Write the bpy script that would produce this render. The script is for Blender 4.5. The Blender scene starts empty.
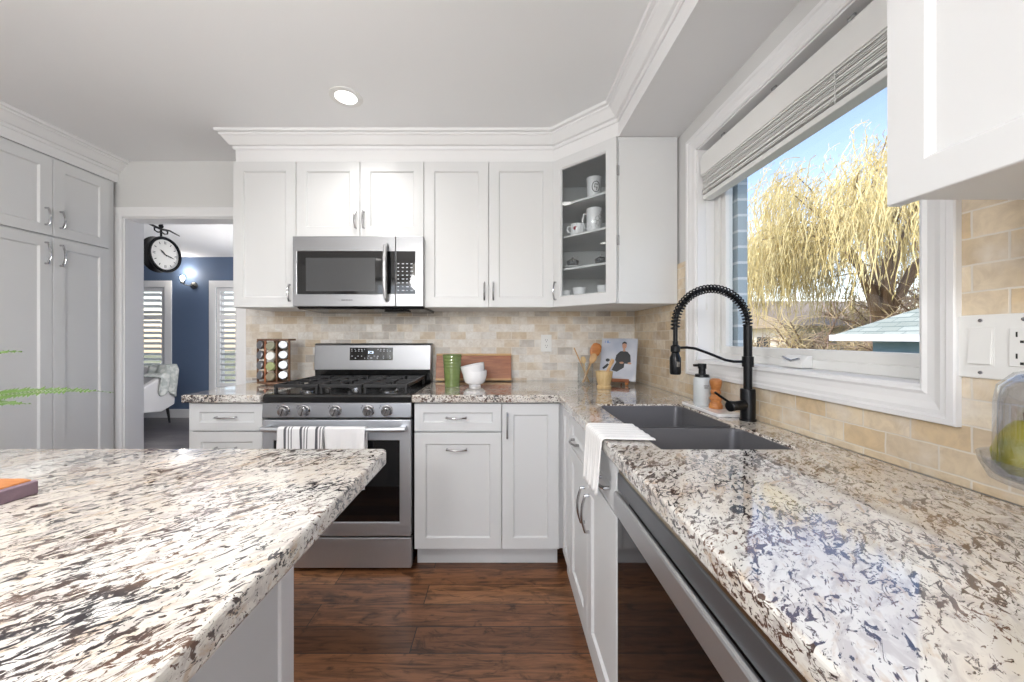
import bpy, bmesh, math, random
from mathutils import Vector, Matrix
R = math.radians
PI = math.pi
scene = bpy.context.scene
COL = scene.collection

# ------------------------------------------------------------------ camera
F_PX = 360.0
cam_data = bpy.data.cameras.new('camera')
cam = bpy.data.objects.new('camera', cam_data)
COL.objects.link(cam)
cam.location = (0, 0, 1.21)
cam.rotation_euler = (PI / 2, 0, 0)
cam_data.sensor_width = 36.0
cam_data.lens = F_PX * 36.0 / 1024.0
cam_data.shift_x = (512 - 501) / 1024.0
cam_data.shift_y = -(341 - 337) / 1024.0
cam_data.clip_start = 0.02
cam_data.clip_end = 300
scene.camera = cam

# ------------------------------------------------------------------ world, exposure
scene.view_settings.view_transform = 'Standard'
scene.view_settings.look = 'None'
scene.view_settings.gamma = 1
scene.view_settings.use_curve_mapping = False
scene.view_settings.exposure = 0.48
w = bpy.data.worlds.new('world')
scene.world = w
w.use_nodes = True
nt = w.node_tree
sky = nt.nodes.new('ShaderNodeTexSky')
sky.sky_type = 'NISHITA'
sky.sun_disc = False
sky.sun_elevation = R(42)
sky.sun_rotation = R(250)
sky.altitude = 0
sky.air_density = 1.1
sky.dust_density = 0.6
sky.ozone_density = 1.2
bg = nt.nodes['Background']
bg.inputs[1].default_value = 0.27
tint = nt.nodes.new('ShaderNodeMix'); tint.data_type = 'RGBA'; tint.blend_type = 'MULTIPLY'; tint.inputs[0].default_value = 1
tint.inputs[7].default_value = (1.10, 0.96, 1.0, 1)
nt.links.new(sky.outputs[0], tint.inputs[6]); nt.links.new(tint.outputs[2], bg.inputs[0])

def light(name, kind, loc, energy, color=(1, 1, 1), rot=(0, 0, 0), **kw):
    d = bpy.data.lights.new(name, kind)
    d.energy = energy
    d.color = color
    for k, v in kw.items():
        setattr(d, k, v)
    o = bpy.data.objects.new(name, d)
    COL.objects.link(o)
    o.location = loc
    o.rotation_euler = rot
    return o

# sun: from behind the house on the left, onto the garden side
sun = light('sun', 'SUN', (0, 0, 8), 2.5, (1.0, 0.95, 0.86), angle=R(0.6))
sun.rotation_euler = Vector((0.78, 0.30, -0.62)).to_track_quat('-Z', 'Y').to_euler()
# added fill lamp behind the camera, standing in for unseen patio daylight
light('rear_fill_light', 'AREA', (-0.95, -3.10, 1.2), 34, (0.97, 0.985, 1.0), (R(90), 0, 0), shape='RECTANGLE', size=3.9, size_y=2.25)

# ------------------------------------------------------------------ mesh builder
class MB:
    def __init__(self, M=None):
        self.v = []; self.f = []; self.s = []; self.mi = []
        self.M = M or Matrix.Identity(4)
        self.cur = 0
    def av(self, p):
        self.v.append(self.M @ Vector(p)); return len(self.v) - 1
    def af(self, idx, smooth=False):
        self.f.append(tuple(idx)); self.s.append(smooth); self.mi.append(self.cur)
    def box(self, x0, x1, y0, y1, z0, z1):
        i = [self.av(p) for p in ((x0,y0,z0),(x1,y0,z0),(x1,y1,z0),(x0,y1,z0),(x0,y0,z1),(x1,y0,z1),(x1,y1,z1),(x0,y1,z1))]
        for q in ((0,3,2,1),(4,5,6,7),(0,1,5,4),(1,2,6,5),(2,3,7,6),(3,0,4,7)):
            self.af([i[k] for k in q])
        return self
    def tube(self, pts, r, n=10, caps=True, closed=False):
        pts = [Vector(p) for p in pts]
        m = len(pts)
        rs = r if isinstance(r, (list, tuple)) else [r] * m
        prev = None
        rings = []
        for k in range(m):
            if closed:
                t = pts[(k+1) % m] - pts[k-1]
            elif k == 0: t = pts[1] - pts[0]
            elif k == m-1: t = pts[-1] - pts[-2]
            else: t = (pts[k+1]-pts[k]).normalized() + (pts[k]-pts[k-1]).normalized()
            if t.length < 1e-9: t = Vector((0,0,1))
            t.normalize()
            if prev is None:
                a = Vector((0,0,1)) if abs(t.z) < 0.9 else Vector((1,0,0))
                u = t.cross(a).normalized()
            else:
                u = (prev - t * prev.dot(t))
                if u.length < 1e-6: u = t.orthogonal()
                u.normalize()
            prev = u
            w_ = t.cross(u)
            rings.append([self.av(pts[k] + (u*math.cos(2*PI*j/n) + w_*math.sin(2*PI*j/n)) * rs[k]) for j in range(n)])
        rng = m if closed else m-1
        for k in range(rng):
            a, b = rings[k], rings[(k+1) % m]
            for j in range(n):
                self.af((a[j], a[(j+1)%n], b[(j+1)%n], b[j]), True)
        if caps and not closed:
            self.af(list(reversed(rings[0])), True); self.af(rings[-1], True)
        return self
    def lathe(self, prof, c=(0,0,0), n=28, sx=1, sy=1):
        # prof: (r, z) bottom to top; r == 0 closes
        c = Vector(c); rings = []
        for r, z in prof:
            if r <= 1e-6: rings.append([self.av(c + Vector((0,0,z)))])
            else: rings.append([self.av(c + Vector((sx*r*math.cos(2*PI*j/n), sy*r*math.sin(2*PI*j/n), z))) for j in range(n)])
        for a, b in zip(rings[:-1], rings[1:]):
            for j in range(n):
                if len(a) == 1 and len(b) == 1: continue
                if len(a) == 1: self.af((a[0], b[(j+1)%n], b[j]), True)
                elif len(b) == 1: self.af((a[j], a[(j+1)%n], b[0]), True)
                else: self.af((a[j], a[(j+1)%n], b[(j+1)%n], b[j]), True)
        return self
    def prism(self, poly, a0, a1, plane='XY'):
        # poly in given plane, extruded along the third axis
        def P(u, v_, w_):
            return {'XY': (u,v_,w_), 'XZ': (u,w_,v_), 'YZ': (w_,u,v_)}[plane]
        lo = [self.av(P(u, v_, a0)) for u, v_ in poly]
        hi = [self.av(P(u, v_, a1)) for u, v_ in poly]
        n = len(poly)
        self.af(list(reversed(lo))); self.af(hi)
        for k in range(n):
            self.af((lo[k], lo[(k+1)%n], hi[(k+1)%n], hi[k]))
        return self
    def sweep(self, prof, path, up=(0,0,1), closed=False, side=1, smooth=False):
        # prof: (off, h): off along in-plane normal (side), h along up. path: planar polyline, up = plane normal
        up = Vector(up).normalized(); path = [Vector(p) for p in path]; m = len(path); rings = []
        for k in range(m):
            din = (path[k] - path[k-1]).normalized() if (k > 0 or closed) else None
            dout = (path[(k+1)%m] - path[k]).normalized() if (k < m-1 or closed) else None
            if din is None: din = dout
            if dout is None: dout = din
            n1 = din.cross(up) * side; n2 = dout.cross(up) * side
            nn = (n1 + n2); nn /= max(1e-6, (1 + n1.dot(n2)))
            rings.append([self.av(path[k] + nn*o + up*h) for o, h in prof])
        q = len(prof)
        for k in range(m if closed else m-1):
            a, b = rings[k], rings[(k+1)%m]
            for j in range(q):
                self.af((a[j], b[j], b[(j+1)%q], a[(j+1)%q]), smooth)
        if not closed:
            self.af(list(reversed(rings[0]))); self.af(rings[-1])
        return self
    def cells(self, us, vs, keep, w0, w1, plane='XY'):
        # slab made of grid cells with shared vertices
        def P(u, v_, w_):
            return {'XY': (u,v_,w_), 'XZ': (u,w_,v_), 'YZ': (w_,u,v_)}[plane]
        idx = {}
        def g(i, j, k):
            if (i,j,k) not in idx: idx[(i,j,k)] = self.av(P(us[i], vs[j], (w0, w1)[k]))
            return idx[(i,j,k)]
        K = lambda i, j: 0 <= i < len(us)-1 and 0 <= j < len(vs)-1 and keep(i, j)
        for i in range(len(us)-1):
            for j in range(len(vs)-1):
                if not K(i,j): continue
                self.af((g(i,j,1), g(i+1,j,1), g(i+1,j+1,1), g(i,j+1,1)))
                self.af((g(i,j,0), g(i,j+1,0), g(i+1,j+1,0), g(i+1,j,0)))
                if not K(i-1,j): self.af((g(i,j,0), g(i,j,1), g(i,j+1,1), g(i,j+1,0)))
                if not K(i+1,j): self.af((g(i+1,j,0), g(i+1,j+1,0), g(i+1,j+1,1), g(i+1,j,1)))
                if not K(i,j-1): self.af((g(i,j,0), g(i+1,j,0), g(i+1,j,1), g(i,j,1)))
                if not K(i,j+1): self.af((g(i,j+1,0), g(i,j+1,1), g(i+1,j+1,1), g(i+1,j+1,0)))
        return self
    def door(self, w_, h, t=0.02, s=0.057, rec=0.009, lip=0.007, glass=False):
        # shaker door, lower-left front corner at origin, front faces -Y
        def rect(a, y): return [self.av(p) for p in ((a,y,a),(w_-a,y,a),(w_-a,y,h-a),(a,y,h-a))]
        o0 = rect(0, 0.0015); o1 = rect(0.0015, 0); i0 = rect(s, 0); i1 = rect(s+lip, rec); bk = rect(0, t)
        def band(a, b):
            for k in range(4): self.af((a[k], a[(k+1)%4], b[(k+1)%4], b[k]))
        band(o0, o1); band(o1, i0); band(i0, i1); band(bk, o0)
        if glass:
            bi = rect(s+lip, t); band(i1, bi); band(bi, bk)
        else:
            self.af(i1); self.af(list(reversed(bk)))
        return self

def obj(name, mb, mat, parent=None, world=False, bevel=0, seg=2, label=None, kind=None, sub=0, sharp=38):
    me = bpy.data.meshes.new(name)
    me.from_pydata([tuple(p) for p in mb.v], [], mb.f)
    if isinstance(mat, (list, tuple)):
        for m_ in mat: me.materials.append(m_)
        me.polygons.foreach_set('material_index', mb.mi)
    else:
        me.materials.append(mat)
    me.polygons.foreach_set('use_smooth', mb.s)
    bm = bmesh.new(); bm.from_mesh(me)
    bmesh.ops.recalc_face_normals(bm, faces=bm.faces[:])
    bm.to_mesh(me); bm.free()
    if any(mb.s):
        me.set_sharp_from_angle(angle=R(sharp))
    o = bpy.data.objects.new(name, me)
    COL.objects.link(o)
    if parent:
        o.parent = parent
        if world:
            r = parent
            L = Vector(r.location)
            while r.parent: r = r.parent; L += Vector(r.location)
            me.transform(Matrix.Translation(-L))
    if bevel:
        b = o.modifiers.new('bevel', 'BEVEL'); b.width = bevel; b.segments = seg; b.limit_method = 'ANGLE'; b.angle_limit = R(35)
        b.harden_normals = False
    if sub:
        s_ = o.modifiers.new('sub', 'SUBSURF'); s_.levels = sub; s_.render_levels = sub
    if label: o['label'] = label
    if kind: o['kind'] = kind
    return o

def thing(name, label, cat, loc=(0,0,0), rz=0, group=None):
    o = bpy.data.objects.new(name, None); COL.objects.link(o)
    o.empty_display_size = 0.05
    o.location = loc; o.rotation_euler = (0, 0, rz)
    o['label'] = label; o['category'] = cat
    if group: o['group'] = group
    return o
def tag(o, label, cat, group=None, kind=None):
    o['label'] = label; o['category'] = cat
    if group: o['group'] = group
    if kind: o['kind'] = kind
    return o
def single(name, mb, mat, label, cat, loc=(0,0,0), rz=0, group=None, **kw):
    o = obj(name, mb, mat, **kw); o.location = loc; o.rotation_euler = (0,0,rz)
    return tag(o, label, cat, group)
def struct(name, mb, mat, parent=None, **kw):
    o = obj(name, mb, mat, parent, **kw)
    if parent is None: o['kind'] = 'structure'
    return o
def copy_tree(o, parent=None):
    c = o.copy(); COL.objects.link(c)
    if parent: c.parent = parent
    for ch in list(o.children): copy_tree(ch, c)
    return c
def T(x, y, z): return Matrix.Translation((x, y, z))
def RZ(a): return Matrix.Rotation(a, 4, 'Z')
def RX(a): return Matrix.Rotation(a, 4, 'X')
def RY(a): return Matrix.Rotation(a, 4, 'Y')
def merge(a, b):
    n = len(a.v); a.v += b.v
    a.f += [tuple(i+n for i in f) for f in b.f]; a.s += b.s; a.mi += b.mi
    return a

# ------------------------------------------------------------------ materials
def srgb(r, g, b):
    def c(v):
        v /= 255.0
        return v/12.92 if v <= 0.04045 else ((v+0.055)/1.055)**2.4
    return (c(r), c(g), c(b), 1)
def M_(name, col, rough=0.5, metal=0, **kw):
    m = bpy.data.materials.new(name); m.use_nodes = True
    b = m.node_tree.nodes['Principled BSDF']
    b.inputs['Base Color'].default_value = col
    b.inputs['Roughness'].default_value = rough
    b.inputs['Metallic'].default_value = metal
    for k, v in kw.items(): b.inputs[k.replace('_', ' ')].default_value = v
    return m
class N:
    """tiny node helper"""
    def __init__(s, m): s.t = m.node_tree; s.b = s.t.nodes['Principled BSDF']
    def new(s, typ, **kw):
        n = s.t.nodes.new(typ)
        for k, v in kw.items():
            if k.startswith('i_'):
                key = k[2:]
                key = int(key) if key.isdigit() else key.replace('_', ' ')
                if isinstance(v, bpy.types.NodeSocket): s.t.links.new(v, n.inputs[key])
                else: n.inputs[key].default_value = v
            else: setattr(n, k, v)
        return n
    def link(s, a, b): s.t.links.new(a, b)
    def coord(s, scale=(1,1,1), rot=(0,0,0), loc=(0,0,0), kind='Object'):
        tc = s.new('ShaderNodeTexCoord')
        mp = s.new('ShaderNodeMapping')
        s.link(tc.outputs[kind], mp.inputs[0])
        mp.inputs['Scale'].default_value = scale; mp.inputs['Rotation'].default_value = rot; mp.inputs['Location'].default_value = loc
        return mp.outputs[0]
    def coord2(s, scale, ang, loc=(0,0,0)):
        tc = s.new('ShaderNodeTexCoord'); a = s.new('ShaderNodeMapping'); b = s.new('ShaderNodeMapping')
        s.link(tc.outputs['Object'], a.inputs[0]); s.link(a.outputs[0], b.inputs[0])
        a.inputs['Rotation'].default_value = (R(8), R(6), R(ang)); b.inputs['Scale'].default_value = scale; b.inputs['Location'].default_value = loc
        return b.outputs[0]
    def noise(s, vec, scale=5, detail=3, rough=0.5, dist=0):
        n = s.new('ShaderNodeTexNoise'); s.link(vec, n.inputs['Vector'])
        n.inputs['Scale'].default_value = scale; n.inputs['Detail'].default_value = detail
        n.inputs['Roughness'].default_value = rough; n.inputs['Distortion'].default_value = dist
        return n.outputs[0]
    def ramp(s, fac, stops, interp='LINEAR'):
        n = s.new('ShaderNodeValToRGB'); s.link(fac, n.inputs[0]); cr = n.color_ramp; cr.interpolation = interp
        while len(cr.elements) < len(stops): cr.elements.new(0.5)
        for e, (p, c) in zip(cr.elements, stops):
            e.position = p; e.color = c if len(c) == 4 else (*c, 1)
        return n.outputs[0]
    def mix(s, fac, a, b, mode='MIX'):
        n = s.new('ShaderNodeMix'); n.data_type = 'RGBA'; n.blend_type = mode
        for key, v in ((0, fac), (6, a), (7, b)):
            if isinstance(v, bpy.types.NodeSocket): s.link(v, n.inputs[key])
            else: n.inputs[key].default_value = v
        return n.outputs[2]
    def math(s, op, a, b=0.0):
        n = s.new('ShaderNodeMath', operation=op)
        for k, v in ((0, a), (1, b)):
            if isinstance(v, bpy.types.NodeSocket): s.link(v, n.inputs[k])
            else: n.inputs[k].default_value = v
        return n.outputs[0]
    def bump(s, h, strength=0.2, dist=0.01):
        n = s.new('ShaderNodeBump'); s.link(h, n.inputs['Height'])
        n.inputs['Strength'].default_value = strength; n.inputs['Distance'].default_value = dist
        s.link(n.outputs[0], s.b.inputs['Normal'])
def G(v): return (v, v, v, 1)

def painted(name, col, rough=0.4, bump=0.03):
    m = M_(name, col, rough); n = N(m)
    c = n.noise(n.coord(), 1.3, 2)
    out = n.mix(n.ramp(c, [(0.3, G(0.0)), (0.7, G(1.0))]), col, tuple(x*0.97 for x in col[:3]) + (1,))
    n.link(out, n.b.inputs['Base Color'])
    return m
cab = painted('cabinet_white_paint', srgb(219, 220, 221), 0.42)
wall_p = painted('wall_grey_paint', srgb(216, 216, 215), 0.7)
ceil_p = painted('ceiling_paint', srgb(242, 243, 244), 0.8)
trim_p = painted('trim_white_paint', srgb(234, 234, 235), 0.35)
blue_p = painted('blue_wall_paint', srgb(92, 110, 138), 0.6)
white_p = painted('bedroom_ceiling_paint', srgb(236, 236, 238), 0.8)

def mk_granite():
    m = M_('granite', G(0.7), 0.07); n = N(m)
    base = n.mix(n.ramp(n.noise(n.coord(), 6, 3), [(0.38, G(0)), (0.62, G(1))]), srgb(228, 226, 221), srgb(212, 203, 191))
    g1 = n.ramp(n.noise(n.coord2((18, 40, 40), -48), 1.3, 4, 0.6, 0.8), [(0.5, G(0)), (0.62, G(0.7))])
    base = n.mix(g1, base, srgb(184, 176, 172))
    tan = n.ramp(n.noise(n.coord2((12, 30, 30), -52, (3, 1, 0)), 1.6, 4, 0.6, 0.6), [(0.57, G(0)), (0.68, G(0.6))])
    base = n.mix(tan, base, srgb(188, 160, 128))
    cl = n.noise(n.coord(), 4.5, 3, 0.5, 0.3)
    clo = n.math('MULTIPLY', n.math('SUBTRACT', cl, 0.5), 0.24)
    dc = n.ramp(n.noise(n.coord(loc=(7, 2, 5)), 9, 3), [(0.38, srgb(40, 36, 42)), (0.5, srgb(78, 58, 50)), (0.64, srgb(110, 84, 70))])
    for sc, rt, lo, th, lc in (((30, 78, 78), -50, (0, 0, 0), 0.556, 1.0), ((40, 96, 96), -28, (5, 3, 1), 0.577, 1.0), ((44, 110, 110), -74, (2, 8, 4), 0.592, 0.95)):
        st = n.noise(n.coord2(sc, rt, lo), 1.0, 5, 0.66, 1.1)
        s2 = n.math('ADD', st, clo)
        base = n.mix(n.ramp(s2, [(th, G(0)), (th+0.03, G(lc))]), base, dc)
    n.link(base, n.b.inputs['Base Color'])
    n.b.inputs['Specular IOR Level'].default_value = 0.1
    n.b.inputs['Coat Weight'].default_value = 1.0
    n.b.inputs['Coat IOR'].default_value = 1.75
    n.b.inputs['Coat Roughness'].default_value = 0.05
    return m
granite = mk_granite()

def mk_tile(name, stops, axis):
    m = M_(name, G(0.7), 0.45); n = N(m)
    tc = n.new('ShaderNodeTexCoord'); sp = n.new('ShaderNodeSeparateXYZ'); n.link(tc.outputs['Object'], sp.inputs[0])
    cb = n.new('ShaderNodeCombineXYZ'); n.link(sp.outputs['X' if axis == 'X' else 'Y'], cb.inputs[0]); n.link(sp.outputs['Z'], cb.inputs[1])
    mp = n.new('ShaderNodeMapping'); n.link(cb.outputs[0], mp.inputs[0]); mp.inputs['Location'].default_value = (0.03, -0.915 + 1.02, 0)
    wob = n.noise(n.coord(), 18, 2)
    vec = n.new('ShaderNodeVectorMath', operation='ADD'); n.link(mp.outputs[0], vec.inputs[0])
    wv = n.new('ShaderNodeVectorMath', operation='SCALE'); nn = n.new('ShaderNodeTexNoise'); n.link(n.coord(), nn.inputs['Vector']); nn.inputs['Scale'].default_value = 25
    n.link(nn.outputs['Color'], wv.inputs[0]); wv.inputs['Scale'].default_value = 0.004; n.link(wv.outputs[0], vec.inputs[1])
    br = n.new('ShaderNodeTexBrick'); n.link(vec.outputs[0], br.inputs['Vector'])
    br.inputs['Scale'].default_value = 1; br.inputs['Brick Width'].default_value = 0.104; br.inputs['Row Height'].default_value = 0.052
    br.inputs['Mortar Size'].default_value = 0.0022; br.inputs['Mortar Smooth'].default_value = 0.4; br.inputs['Color1'].default_value = G(0); br.inputs['Color2'].default_value = G(1); br.inputs['Mortar'].default_value = G(0.5)
    br.offset = 0.5
    pat = n.noise(n.coord(loc=(2, 4, 1)), 1.8, 2)
    f = n.math('ADD', n.math('MULTIPLY', br.outputs['Color'], 0.85), n.math('MULTIPLY', n.math('SUBTRACT', pat, 0.42), 0.9))
    c = n.ramp(f, stops)
    v = n.noise(n.coord(), 30, 5, 0.65, 0.8)
    c = n.mix(n.ramp(v, [(0.35, G(0.35)), (0.62, G(0))]), c, srgb(170, 150, 128))
    c = n.mix(n.ramp(n.noise(n.coord(loc=(4, 4, 4)), 12, 4), [(0.5, G(0)), (0.75, G(0.6))]), c, srgb(240, 236, 230))
    c = n.mix(br.outputs['Fac'], c, srgb(222, 214, 202))
    n.link(c, n.b.inputs['Base Color'])
    h = n.math('SUBTRACT', n.math('MULTIPLY', v, 0.15), br.outputs['Fac'])
    n.bump(h, 0.35, 0.004)
    return m
tile_back = mk_tile('travertine_back', [(0.0, srgb(168, 160, 152)), (0.22, srgb(208, 204, 198)), (0.5, srgb(236, 233, 228)), (0.72, srgb(206, 188, 162)), (1.0, srgb(232, 226, 216))], 'X')
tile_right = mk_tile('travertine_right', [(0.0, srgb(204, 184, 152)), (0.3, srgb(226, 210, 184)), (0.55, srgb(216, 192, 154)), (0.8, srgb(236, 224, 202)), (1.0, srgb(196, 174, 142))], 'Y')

def mk_wood_floor(name, tones, width=0.127, length=1.25, gloss=0.28):
    m = M_(name, G(0.1), gloss); n = N(m)
    br = n.new('ShaderNodeTexBrick'); n.link(n.coord(loc=(0.35, 0.02, 0)), br.inputs['Vector'])
    br.inputs['Scale'].default_value = 1; br.inputs['Brick Width'].default_value = length; br.inputs['Row Height'].default_value = width
    br.inputs['Mortar Size'].default_value = 0.002; br.inputs['Mortar Smooth'].default_value = 0.2; br.inputs['Color1'].default_value = G(0); br.inputs['Color2'].default_value = G(1)
    br.offset = 0.37; br.offset_frequency = 2
    c = n.ramp(br.outputs['Color'], [(0.0, tones[0]), (0.35, tones[1]), (0.7, tones[2]), (1.0, tones[3])])
    # shift grain per plank
    tc = n.new('ShaderNodeTexCoord'); ad = n.new('ShaderNodeVectorMath', operation='ADD'); n.link(tc.outputs['Object'], ad.inputs[0])
    sc = n.new('ShaderNodeVectorMath', operation='SCALE'); n.link(br.outputs['Color'], sc.inputs[0]); sc.inputs['Scale'].default_value = 7.0; n.link(sc.outputs[0], ad.inputs[1])
    mp = n.new('ShaderNodeMapping'); n.link(ad.outputs[0], mp.inputs[0]); mp.inputs['Scale'].default_value = (2.4, 26, 10)
    gr = n.noise(mp.outputs[0], 1.6, 6, 0.65, 1.2)
    c = n.mix(n.ramp(gr, [(0.35, G(0.8)), (0.58, G(0))]), c, tones[4])
    mp2 = n.new('ShaderNodeMapping'); n.link(ad.outputs[0], mp2.inputs[0]); mp2.inputs['Scale'].default_value = (3, 7, 5)
    kn = n.noise(mp2.outputs[0], 1.8, 4, 0.6, 2.5)
    c = n.mix(n.ramp(kn, [(0.55, G(0)), (0.7, G(0.75))]), c, tones[5])
    c = n.mix(br.outputs['Fac'], c, G(0.012))
    n.link(c, n.b.inputs['Base Color'])
    h = n.math('SUBTRACT', n.math('MULTIPLY', gr, 0.5), br.outputs['Fac'])
    n.bump(h, 0.3, 0.003)
    return m
floor_m = mk_wood_floor('hardwood_floor', [srgb(116, 76, 52), srgb(158, 108, 74), srgb(88, 57, 40), srgb(184, 130, 90), srgb(52, 33, 25), srgb(34, 22, 18)])
floor2_m = mk_wood_floor('grey_laminate_floor', [srgb(84, 80, 82), srgb(100, 96, 98), srgb(72, 68, 72), srgb(110, 106, 106), srgb(52, 48, 52), srgb(60, 56, 58)], 0.15)

def mk_steel(name, col, rough=0.28, dirn=(2, 2, 160)):
    m = M_(name, col, rough, 1.0); n = N(m)
    v = n.noise(n.coord(scale=dirn), 6, 3)
    n.link(n.ramp(v, [(0.3, G(rough*0.8)), (0.7, G(rough*1.25))]), n.b.inputs['Roughness'])
    n.bump(v, 0.03, 0.001)
    return m
steel = mk_steel('brushed_steel', srgb(160, 161, 164), 0.36)
steel_lit = mk_steel('brushed_steel_lit', srgb(206, 209, 214), 0.46, (160, 160, 2))  # same metal as brushed_steel, lightened to paint in brighter reflections
satin = M_('satin_steel', srgb(205, 206, 208), 0.38, 0.9)
chrome = M_('satin_nickel', srgb(190, 190, 192), 0.18, 1.0)
nickel = M_('dark_nickel', srgb(140, 138, 136), 0.25, 1.0)
black_gl = M_('black_glass', srgb(14, 14, 16), 0.04, 0, IOR=1.6)
black_en = M_('black_enamel', srgb(20, 20, 21), 0.2)
iron = M_('cast_iron', srgb(36, 36, 38), 0.5)
matte_bk = M_('matte_black_metal', srgb(26, 27, 30), 0.32, 0.6)
plastic_w = M_('white_plastic', srgb(232, 232, 230), 0.3)
plastic_dk = M_('dark_slots', srgb(30, 30, 30), 0.6)
sink_m = mk_steel('graphite_sink', srgb(104, 104, 108), 0.42, (40, 40, 40))
sink_m.node_tree.nodes['Principled BSDF'].inputs['Metallic'].default_value = 0.55
grey_mark = M_('grey_print', srgb(90, 90, 95), 0.5)
white_mark = M_('white_print', srgb(220, 225, 235), 0.5)
ceramic = M_('white_ceramic', srgb(240, 240, 242), 0.15, Coat_Weight=0.5)
dark_mark = M_('dark_print', srgb(40, 42, 44), 0.4)
red_mark = M_('red_print', srgb(150, 30, 50), 0.4)
def mk_glass(name, tint=(1,1,1,1), f0=0.04, tr=1.0):
    # thin clear glass: Schlick reflection over transparency, same from both faces
    m = bpy.data.materials.new(name); m.use_nodes = True; t = m.node_tree; t.nodes.clear()
    o = t.nodes.new('ShaderNodeOutputMaterial'); mx = t.nodes.new('ShaderNodeMixShader')
    a = t.nodes.new('ShaderNodeBsdfTransparent'); b = t.nodes.new('ShaderNodeBsdfGlossy')
    a.inputs[0].default_value = tint; b.inputs['Roughness'].default_value = 0.01
    g = t.nodes.new('ShaderNodeNewGeometry'); d = t.nodes.new('ShaderNodeVectorMath'); d.operation = 'DOT_PRODUCT'
    t.links.new(g.outputs['Normal'], d.inputs[0]); t.links.new(g.outputs['Incoming'], d.inputs[1])
    def mt(op, x, y=0.0):
        q = t.nodes.new('ShaderNodeMath'); q.operation = op
        for k, v in ((0, x), (1, y)):
            if isinstance(v, bpy.types.NodeSocket): t.links.new(v, q.inputs[k])
            else: q.inputs[k].default_value = v
        return q.outputs[0]
    c = mt('SUBTRACT', 1.0, mt('ABSOLUTE', d.outputs['Value']))
    f = mt('MINIMUM', mt('ADD', mt('MULTIPLY', mt('POWER', c, 5.0), 1-f0), f0), 1.0)
    t.links.new(f, mx.inputs[0]); t.links.new(a.outputs[0], mx.inputs[1]); t.links.new(b.outputs[0], mx.inputs[2]); t.links.new(mx.outputs[0], o.inputs[0])
    return m
pane_m = mk_glass('window_glass', (0.97, 0.985, 0.98, 1))
clear_m = mk_glass('clear_glass', (0.95, 0.965, 0.97, 1), 0.045)
def emis(name, col, s):
    m = bpy.data.materials.new(name); m.use_nodes = True
    b = m.node_tree.nodes['Principled BSDF']; b.inputs['Base Color'].default_value = col
    b.inputs['Emission Color'].default_value = col; b.inputs['Emission Strength'].default_value = s
    return m
bulb_m = emis('lamp_glow', (1, 0.93, 0.82, 1), 14)
lens_m = emis('recessed_lens', (1, 0.97, 0.93, 1), 6)
def mk_wood(name, c1, c2, rough=0.45, scale=(3, 40, 20)):
    m = M_(name, c1, rough); n = N(m)
    g = n.noise(n.coord(scale=scale), 1.5, 4, 0.6, 1.0)
    n.link(n.ramp(g, [(0.3, c1), (0.7, c2)]), n.b.inputs['Base Color']); n.bump(g, 0.1, 0.001)
    return m
wood_red = mk_wood('acacia_board', srgb(176, 112, 74), srgb(132, 78, 52), 0.4, (4, 30, 40))
wood_pale = mk_wood('pale_wood', srgb(214, 178, 130), srgb(186, 144, 96))
wood_org = mk_wood('orange_wood', srgb(206, 140, 80), srgb(176, 106, 56), 0.4, (6, 30, 60))
wood_brown = mk_wood('brown_rack_wood', srgb(128, 92, 66), srgb(92, 62, 44))
wood_yel = mk_wood('golden_bamboo', srgb(218, 194, 148), srgb(196, 164, 114), 0.45, (40, 40, 4))
def mk_cloth(name, col, ribs=None, axis=0, period=0.02, col2=None, duty=0.5):
    m = M_(name, col, 0.9); n = N(m)
    n.b.inputs['Sheen Weight'].default_value = 0.3
    wv = n.noise(n.coord(), 300, 2)
    if ribs:
        tc = n.new('ShaderNodeTexCoord'); sp = n.new('ShaderNodeSeparateXYZ'); n.link(tc.outputs['UV'], sp.inputs[0])
        fr = n.math('FRACT', n.math('DIVIDE', sp.outputs[axis], period))
        st = n.ramp(fr, ribs, 'CONSTANT')
        n.link(st, n.b.inputs['Base Color'])
    n.bump(wv, 0.25, 0.002)
    return m
# ================================================================== SETTING
XW, YB, ZC = 0.92, 2.46, 2.41          # right wall, back wall, ceiling
XL, YR = -3.22, -3.15                  # left wall, rear wall
struct('floor', MB().box(XL-0.1, XW, YR-0.1, YB+0.06, -0.06, 0), floor_m)
struct('floor_bedroom', MB().box(-6.5, XW, YB+0.06, 5.5, -0.06, 0), floor2_m)
struct('ceiling', MB().box(XL-0.1, XW+0.2, YR-0.1, YB+0.12, ZC, ZC+0.1), ceil_p)
struct('ceiling_bedroom', MB().box(-6.6, XW+0.2, YB+0.12, 5.6, ZC, ZC+0.1), white_p)
DX0, DX1, DZ = -2.58, -1.80, 2.03
struct('wall_back', MB().cells([-6.5, DX0, DX1, XW+0.15], [0, DZ, ZC], lambda i, j: not (i == 1 and j == 0), YB, YB+0.12, 'XZ'), wall_p)
WY0, WY1, WZ0, WZ1 = 0.775, 1.685, 1.096, 2.09
struct('wall_right', MB().cells([YR-0.1, WY0, WY1, YB], [0, WZ0, WZ1, ZC], lambda i, j: not (i == 1 and j == 1), XW, XW+0.13, 'YZ'), wall_p)
struct('wall_left', MB().box(XL-0.1, XL, YR-0.1, YB, 0, ZC), wall_p)
struct('wall_rear', MB().cells([XL, -2.6, 0.8, XW], [0, 2.35, ZC], lambda i, j: not (i == 1 and j == 0), YR-0.12, YR, 'XZ'), wall_p)
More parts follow.
